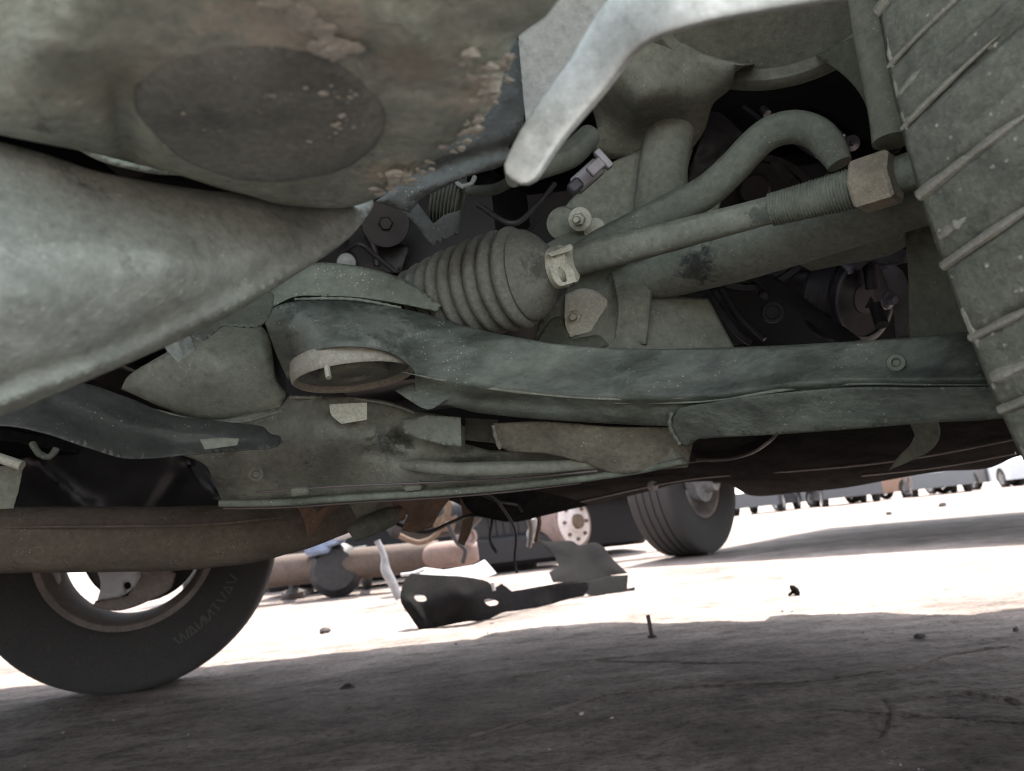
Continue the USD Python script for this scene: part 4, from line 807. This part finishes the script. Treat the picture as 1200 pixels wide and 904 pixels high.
part(wt, 'brace', sheet([(56, 668), (68, 664), (72, 680), (66, 690)], [(56, 668, w1d), (72, 680, w1d), (66, 690, w1d)], .03, .004, 4), WHITE_BIT)
part(wt, 'dust_shield', lathe(w1c + np.array([0, .05, 0]), w1n, [(0, .001), (0, .13), (.01, .13), (.015, .12), (.015, .001)], 48), SOOT)
w1n_ = w1n / np.linalg.norm(w1n)
for k, ch in enumerate('WANNIVAV'):
    q = math.radians(-62 + 5.2 * k)
    rr_ = .256
    lm = meshkit.text_mesh(ch, .026, .003)
    lm.vertices[:, 0] = lm.vertices[:, 0].mean() - lm.vertices[:, 0]; lm.invert()
    wu = np.cross([0, 0, 1.0], w1n_); wu /= np.linalg.norm(wu); wv = np.cross(w1n_, wu); er_ = math.cos(q) * wu + math.sin(q) * wv
    # letters read along the tyre's lower edge, tops towards the hub
    ec = -math.sin(q) * wu + math.cos(q) * wv
    lm.vertices = w1c + er_ * rr_ + lm.vertices[:, :1] * ec - lm.vertices[:, 1:2] * er_ + (lm.vertices[:, 2:3] + .0985) * w1n_
    part(wt, 'letter', lm, LETTER, smooth=False)

# ------------------------------------------------------------------ black plastic splash shield lying on the ground
sh = thing('splash_shield', 'broken black plastic splash shield lying on the sunlit ground', 'splash shield')
def gd(x, y, up=0.0): return zdepth(x, y, up)
d1, d2, d3 = gd(490, 738), gd(640, 712), gd(735, 692)
part(sh, 'side_panel', sheet([(470, 692), (474, 680), (482, 672), (510, 674), (545, 676), (572, 682), (578, 690), (588, 684), (600, 693), (612, 691), (640, 686), (664, 682), (688, 682), (690, 690), (684, 699), (664, 703), (640, 710), (606, 716), (590, 718), (570, 727), (545, 729), (515, 735), (491, 738), (480, 722), (470, 706)],
    [(470, 700, d1 * 1.02), (491, 737, d1), (545, 700, d1 * .99), (570, 726, gd(570, 727)), (640, 711, d2), (640, 688, d2 * 1.02), (500, 676, d1 * 1.05), (664, 690, d2 * 1.01)], .006, .003, 4, relief=[([(480, 705), (500, 735)], 5, .02), ([(545, 690), (530, 728)], 12, -.015)],
    holes=[[(486, 698), (496, 698), (500, 703), (492, 705), (487, 703)], [(568, 703), (578, 703), (584, 707), (575, 710), (570, 708)]], rough=.002, rs=12), SHIELD)
part(sh, 'top_panel', sheet([(628, 632), (641, 635), (670, 634), (679, 639), (696, 636), (707, 641), (718, 655), (736, 672), (714, 675), (690, 681), (668, 682), (648, 683), (643, 671), (655, 664), (648, 650)],
    [(632, 634, 2.95), (700, 642, 2.95), (735, 673, 2.78), (650, 682, 2.72), (668, 660, 2.9), (700, 660, 2.9)], .006, .004, 4, rough=.002, rs=12, bulge=.02), SHIELD)
part(sh, 'front_lip', sheet([(668, 682), (690, 681), (712, 675), (736, 674), (735, 690), (744, 688), (744, 692), (718, 695), (700, 699), (690, 698), (680, 690), (672, 690)], [(668, 685, 2.7), (736, 680, 2.76), (700, 698, gd(700, 699))], .006, .003, 4, hard=range(12)), SHIELD)
part(sh, 'peg', tube([(579, 692, 2.25), (577, 682, 2.25)], 2.2, n=10), WHITE_BIT)
part(sh, 'spring_clip', tube([(624, 634, 3.0), (622, 626, 2.98), (627, 616, 2.98), (625, 608, 2.98)], [4, 5, 4, 3], n=12), GREYBIT)

# ------------------------------------------------------------------ small things on the ground
def ground_base(px, py): p = ground_at(px, py); return p
b0 = ground_base(764, 746)
bt = thing('bolt', 'thin rusty bolt standing upright on the shaded ground', 'bolt')
lean = np.array([-.06, 0, 1.0]); lean /= np.linalg.norm(lean)
part(bt, 'shank', lathe(b0, lean, [(-.004, .001), (-.004, .0042)] + [(k * .0011, .0042 + (.0005 if k % 2 else 0)) for k in range(0, 36)] + [(.041, .0045), (.045, .0045), (.045, .001)], 20), CHIP)
part(bt, 'foot_dirt', lathe(b0, (0, 0, 1), [(-.004, .002), (-.003, .012), (.003, .007), (.004, .001)], 20, rough=.001), CHIP)
c0 = ground_base(930, 699)
ct = thing('push_clip', 'black plastic push clip lying on the sunlit ground', 'clip')
s = zdepth(930, 699, 0) / FPX
tip = c0 + np.array([-.013, 0, .004]); headc = c0 + np.array([.006, .002, .014]); axc = headc - tip
part(ct, 'head', lathe(headc, axc, [(0, .001), (-.003, .016), (0, .018), (.006, .014), (.010, .006), (.011, .001)], 28), SHIELD)
part(ct, 'stem', tube3([headc, tip], [.005, .0035], n=12), SHIELD)

def pebble(px, py, w, h, mat, name, label, catg, seed, group=None):
    p = ground_base(px, py); r = np.random.default_rng(seed); s = zdepth(px, py, 0) / FPX
    pts = r.normal(size=(26, 3)); pts /= np.linalg.norm(pts, axis=1, keepdims=True)
    pts *= np.array([w * s / 2, w * s / 2 * .8, h * s / 2]) * (0.8 + .3 * r.random((26, 1)))
    return top(name, hull(p + pts + np.array([0, 0, h * s * .3])), mat, label, catg, group=group, smooth=False)
pebble(381, 742, 14, 9, CHIP, 'debris_chip', 'dark chip lying on sunlit ground between the standing tyre and the splash shield', 'debris', 3)
pebble(407, 808, 20, 8, CHIP, 'debris_chip', 'flat dark broken piece lying on shaded ground between the standing tyre and the bolt', 'debris', 4)
pebble(1192, 741, 9, 8, CHIP, 'stone', 'small dark stone on shaded ground close to the tyre tread', 'stone', 5)
pebble(1078, 748, 15, 7, CHIP, 'stone', 'low brown stone at the crack end on shaded ground', 'stone', 6)
pebble(833, 651, 8, 6, CHIP, 'stone', 'small stone under the far black tyre', 'stone', 7)
pebble(1042, 604, 9, 6, CHIP, 'stone', 'dark stone on the sunlit strip before the parked cars', 'stone', 8)
pebble(1105, 594, 12, 7, CHIP, 'stone', 'larger dark stone on the sunlit strip towards the tyre', 'stone', 9)
pebble(346, 702, 38, 18, CHIP, 'wheel_chock', 'dark low block with a pale lump on it behind the standing tyre', 'block', 10)
pebble(358, 697, 20, 20, WHITE_BIT, 'plaster_lump', 'pale crumpled lump beside the dark block', 'lump', 12)
# scattered grit
gms = []
for k in range(420):
    x, y = RNG.uniform(-1.0, 1.3), .55 + 1.9 * RNG.random()**1.3
    r = .0012 + .0035 * RNG.random()**4
    pts = RNG.normal(size=(9, 3)); pts /= np.linalg.norm(pts, axis=1, keepdims=True)
    gms.append(hull(np.array([x, y, r * .3]) + pts * r * np.array([1.2, 1, .7])))
top('grit', cat(*gms), STONE, kind='stuff', smooth=False)

# ------------------------------------------------------------------ stripped truck behind: axle, drum, muffler
tr = thing('stripped_truck', 'rusty stripped truck chassis with bare axle and pinkish brake drum', 'truck')
ax0, ax1 = at(300, 672, 4.3), at(515, 651, 4.2)
part(tr, 'axle_tube', tube3([ax0, (ax0 + ax1) / 2, ax1], [.085, .085, .082], n=28), BROWN, 'brown axle tube')
part(tr, 'muffler', tube3([at(500, 653, 4.18), at(512, 651, 4.15), at(545, 648, 4.1), at(560, 646, 4.1)], [.05, .068, .068, .05], n=28), PINK, 'pinkish muffler drum')
part(tr, 'pipe_end', lathe(at(543, 632, 4.05), at(560, 622, 3.9) - at(543, 632, 4.05), [(0, .001), (0, .045), (.05, .05), (.07, .05), (.07, .036), (.06, .03), (.06, .012), (.064, .01), (.064, .001)], 32), PINK)
dc = at(672, 612, 5.0); dax = np.array([.9, -.85, .06])
dr = part(tr, 'brake_drum', lathe(dc, dax, [(-.26, .001), (-.26, .16), (-.24, .172), (-.02, .172), (-.02, .18), (.0, .18), (.0, .16), (.0, .001)], 56), PINK, 'large pinkish brake drum')
part(dr, 'face', lathe(dc, dax, [(.001, .001), (.001, .155), (.012, .15), (.015, .07), (.03, .066), (.03, .001)], 56), DRUMFACE)
dn = dax / np.linalg.norm(dax); du = np.cross(dn, [0, 0, 1]); du /= np.linalg.norm(du); dv = np.cross(dn, du)
for k in range(8):
    part(dr, 'stud', lathe(dc + .112 * (math.cos(k * .785) * du + math.sin(k * .785) * dv) + dn * .01, dn, [(0, .001), (0, .013), (.02, .011), (.02, .001)], 10), RUST)
part(dr, 'axle_end', lathe(dc + dn * .028, dn, [(0, .001), (0, .05), (.03, .045), (.03, .001)], 24), RUST)
part(tr, 'chassis_rail', box(at(560, 606, 4.9) + np.array([0, .1, .12]), (2.6, .12, .16), (1, .12, 0), (0, 1, 0), .01), SOOT)
part(tr, 'chassis_rail', box(at(560, 606, 5.8) + np.array([0, 0, .14]), (2.8, .12, .16), (1, .12, 0), (0, 1, 0), .01), SOOT)
part(tr, 'side_step', box((-.75, 5.2, .14), (1.9, .5, .2), (1, .1, 0), (0, 1, 0), .03), SOOT)
part(tr, 'differential', lathe(at(395, 668, 4.25), (.1, -1, .05), [(-.12, .001), (-.12, .10), (-.04, .15), (.04, .15), (.09, .11), (.1, .001)], 28), SOOT2)
part(tr, 'air_tank', tube3([at(455, 612, 4.0), at(470, 612, 4.0), at(545, 604, 3.9), at(556, 603, 3.9)], [.03, .09, .09, .03], n=24), SOOT)
part(tr, 'cargo_body', box((-.9, 6.6, .62), (3.6, 1.2, 1.12), (1, .05, 0), (0, 1, 0), .03), SOOT, 'dark body over the chassis')
wheel(tr, at(592, 628, 5.3), (1, .02, .05), .33, .36, .19, TYRE, RIM, spokes=0, segs=72, grooves=5, label='dark tyre under the chassis rail')
part(tr, 'leaf_spring', tube3([at(330, 640, 4.6), at(380, 652, 4.5), at(430, 646, 4.5)], .035, n=12), SOOT2)
part(tr, 'strut', tube3([at(442, 634, 3.4), at(450, 652, 3.38), at(452, 668, 3.36), at(460, 684, 3.34), at(468, 702, 3.32)], [.014, .014, .022, .02, .018], n=14), GREYBIT, 'grey bent strut reaching the ground')
part(tr, 'strut', tube3([at(524, 612, 3.5), at(530, 626, 3.5), at(536, 636, 3.5), at(545, 645, 3.5), at(542, 660, 3.5)], .011, n=12), SOOT2)
part(tr, 'strut', tube3([at(468, 628, 3.6), at(490, 636, 3.6), at(510, 628, 3.6), at(522, 606, 3.6)], .013, n=12), RUST)
part(tr, 'bracket', sheet([(506, 612), (520, 602), (522, 580), (530, 590), (528, 606), (536, 604), (532, 622), (512, 624)], [(506, 612, 3.6), (530, 590, 3.6), (520, 624, 3.6)], .02, .005, 4), RUST)
part(tr, 'blue_unit', cat(box(at(372, 640, 4.2), (.14, .12, .10), (1, .3, .1), (0, 1, 0), .02), box(at(392, 633, 4.2), (.09, .1, .06), (1, -.2, .2), (0, 1, 0), .01)), BLUEBIT, 'blue-grey plastic unit')
part(tr, 'pale_cover', box(at(410, 622, 4.2), (.20, .1, .07), (1, .1, .25), (0, 1, 0), .02), WHITE_BIT)
part(tr, 'support_leg', tube3([at(432, 660, 4.3), ground_at(430, 690)], .03, n=12), SOOT2)
part(tr, 'support_leg', tube3([at(345, 672, 4.3), ground_at(345, 696)], .035, n=12), SOOT2)
pb = thing('crumpled_sheet', 'pale crumpled sheet metal piece behind the black shield', 'sheet metal')
part(pb, 'sheet', sheet([(478, 672), (498, 665), (520, 668), (556, 662), (568, 656), (582, 672), (560, 680), (520, 678), (490, 680)], [(478, 672, 3.0), (568, 658, 3.3), (560, 680, 2.9)], .01, .003, 4, rough=.02, rs=14, hard=range(9)), GREYBIT)
part(pb, 'edge', tube([(470, 674, 2.95), (486, 672, 2.95), (497, 668, 2.95)], 2, n=8), WHITE_BIT)

# pinkish corrugated panel behind the drum
pw = thing('panel_wall', 'pinkish corrugated panel standing behind the brake drum', 'panel')
pg0 = ground_at(690, 634); pg1 = ground_at(748, 628)
ux = (pg1 - pg0) / np.linalg.norm(pg1 - pg0)
for k in range(9):
    part(pw, 'panel', box(pg0 + ux * (.13 * (k - 1.5)) + np.array([0, .01 * (k % 2), .55]), (.125, .03, 1.1), ux, (0, 1, 0), .008), WALLP)

# ------------------------------------------------------------------ other cars
def other_car(name, label, origin, heading, paint, L=4.2, W=1.75, H=1.45, R=.32, group=None, zb=.24, detail=True):
    "parked car: heading angle of its nose; origin = ground point below its middle"
    t = thing(name, label, 'car', group)
    e = np.array([math.cos(heading), math.sin(heading), 0]); s_ = np.array([-math.sin(heading), math.cos(heading), 0])
    prof = [(-.5, zb), (-.5, .55 * H), (-.46, .66 * H), (-.36, .7 * H), (-.24, .98 * H), (.08, H), (.24, .70 * H), (.44, .60 * H), (.5, .5 * H), (.5, zb)]
    pg = Polygon([(a * L, b) for a, b in prof])
    for wx in (-.31, .31): pg = pg.difference(Point(wx * L, R).buffer(R * 1.12, 16))
    m = trimesh.creation.extrude_polygon(pg, W, engine='earcut')
    v = m.vertices.copy(); tum = np.clip((v[:, 1] - .68 * H) / (.3 * H), 0, 1) * .16
    v[:, 2] = (v[:, 2] - W / 2) * (1 - tum)
    m.vertices = origin + v[:, :1] * e + v[:, 2:3] * s_ + v[:, 1:2] * np.array([0, 0, 1])
    if m.volume < 0: m.invert()
    b = part(t, 'body', m, paint, smooth=False)
    for sg in (-1, 1):
        q = [(-.31, .70 * H), (-.22, .93 * H), (.06, .95 * H), (.2, .71 * H)]
        pts = []
        for a, z in q:
            for off in (0, .012):
                tm = np.clip((z - .68 * H) / (.3 * H), 0, 1) * .16
                pts.append(origin + a * L * e + s_ * sg * (W / 2 * (1 - tm) + .004 + off - .006) + np.array([0, 0, z]))
        part(b, 'window', hull(pts), GLASS)
        for fx in (.47, -.485):
            part(b, 'headlight' if fx > 0 else 'tail_light', box(origin + e * fx * L * 1.03 + s_ * sg * W * .36 + np.array([0, 0, .5 * H]), (.08, .3, .12), e, s_, .03), WHITE_BIT if fx > 0 else PINK)
        for wx in (-.31, .31):
            wheel(t, origin + e * wx * L + s_ * sg * (W / 2 - .1) + np.array([0, 0, R]), s_ * sg, R, .2, R * .62, TYRE, RIM_ALU, spokes=5, segs=48, grooves=3)
    part(t, 'underside', box(origin + np.array([0, 0, zb + .06]), (L * .94, W * .8, .10), e, s_, .02), SOOT)
    return t
# flatbed trailer: the inner face of its wheel shows right of the shield, its deck shades the strip of ground beyond
g2 = ground_at(812, 651) * [1, 1, 0]; a2 = math.radians(50)
n2 = np.array([math.sin(a2), -math.cos(a2), 0]); e2 = np.array([math.cos(a2), math.sin(a2), 0]); R2 = .45
tl = thing('flatbed_trailer', 'low flatbed trailer with a black tyre standing beyond the splash shield', 'trailer')
for k, q in enumerate((g2, g2 + n2 * 2.25)):
    wheel(tl, q + np.array([0, 0, R2]), n2 * (1 if k == 0 else -1), R2, .30, .235, TYRE, RIM, spokes=0, segs=96, grooves=4)
part(tl, 'axle', tube3([g2 + n2 * .1 + [0, 0, R2], g2 + n2 * 2.15 + [0, 0, R2]], .04, n=16), SOOT2)
part(tl, 'brake_cylinder', lathe(g2 + n2 * .06 + [.02, 0, R2 - .02], n2, [(0, .001), (0, .12), (.06, .12), (.08, .07), (.14, .06), (.14, .001)], 28), GREYBIT)
part(tl, 'deck', box(g2 + n2 * 1.15 + e2 * 1.25 + [0, 0, .70], (3.4, 2.7, .12), e2, n2, .02), SOOT)
for off in (-.2, .9, 2.0): part(tl, 'cross_member', box(g2 + n2 * 1.15 + e2 * off + [0, 0, .60], (.08, 2.4, .12), e2, n2, .01), SOOT)
# far row
for (px, d, hd, pt, lab) in ((893, 27, 60, 2, 'black car parked far off right behind the black trailer tyre'), (948, 29, 100, 0, 'white car parked far off second in the row from the trailer tyre'),
        (985, 26, 75, 2, 'black car parked far off between the white car and the tan car'), (1048, 28, 110, 3, 'tan car parked far off in the middle of the row'),
        (1092, 26, 70, 4, 'grey car parked far off just past the tan car'), (1137, 29, 95, 2, 'black car parked far off between the grey car and the silver car'), (1186, 27, 80, 1, 'silver car nearest the tyre tread in the far row')):
    q = at(px, 560, d); q[2] = 0
    other_car('parked_car', lab, q, math.radians(hd + 180), PAINTS[pt], group='cars parked in the far row')
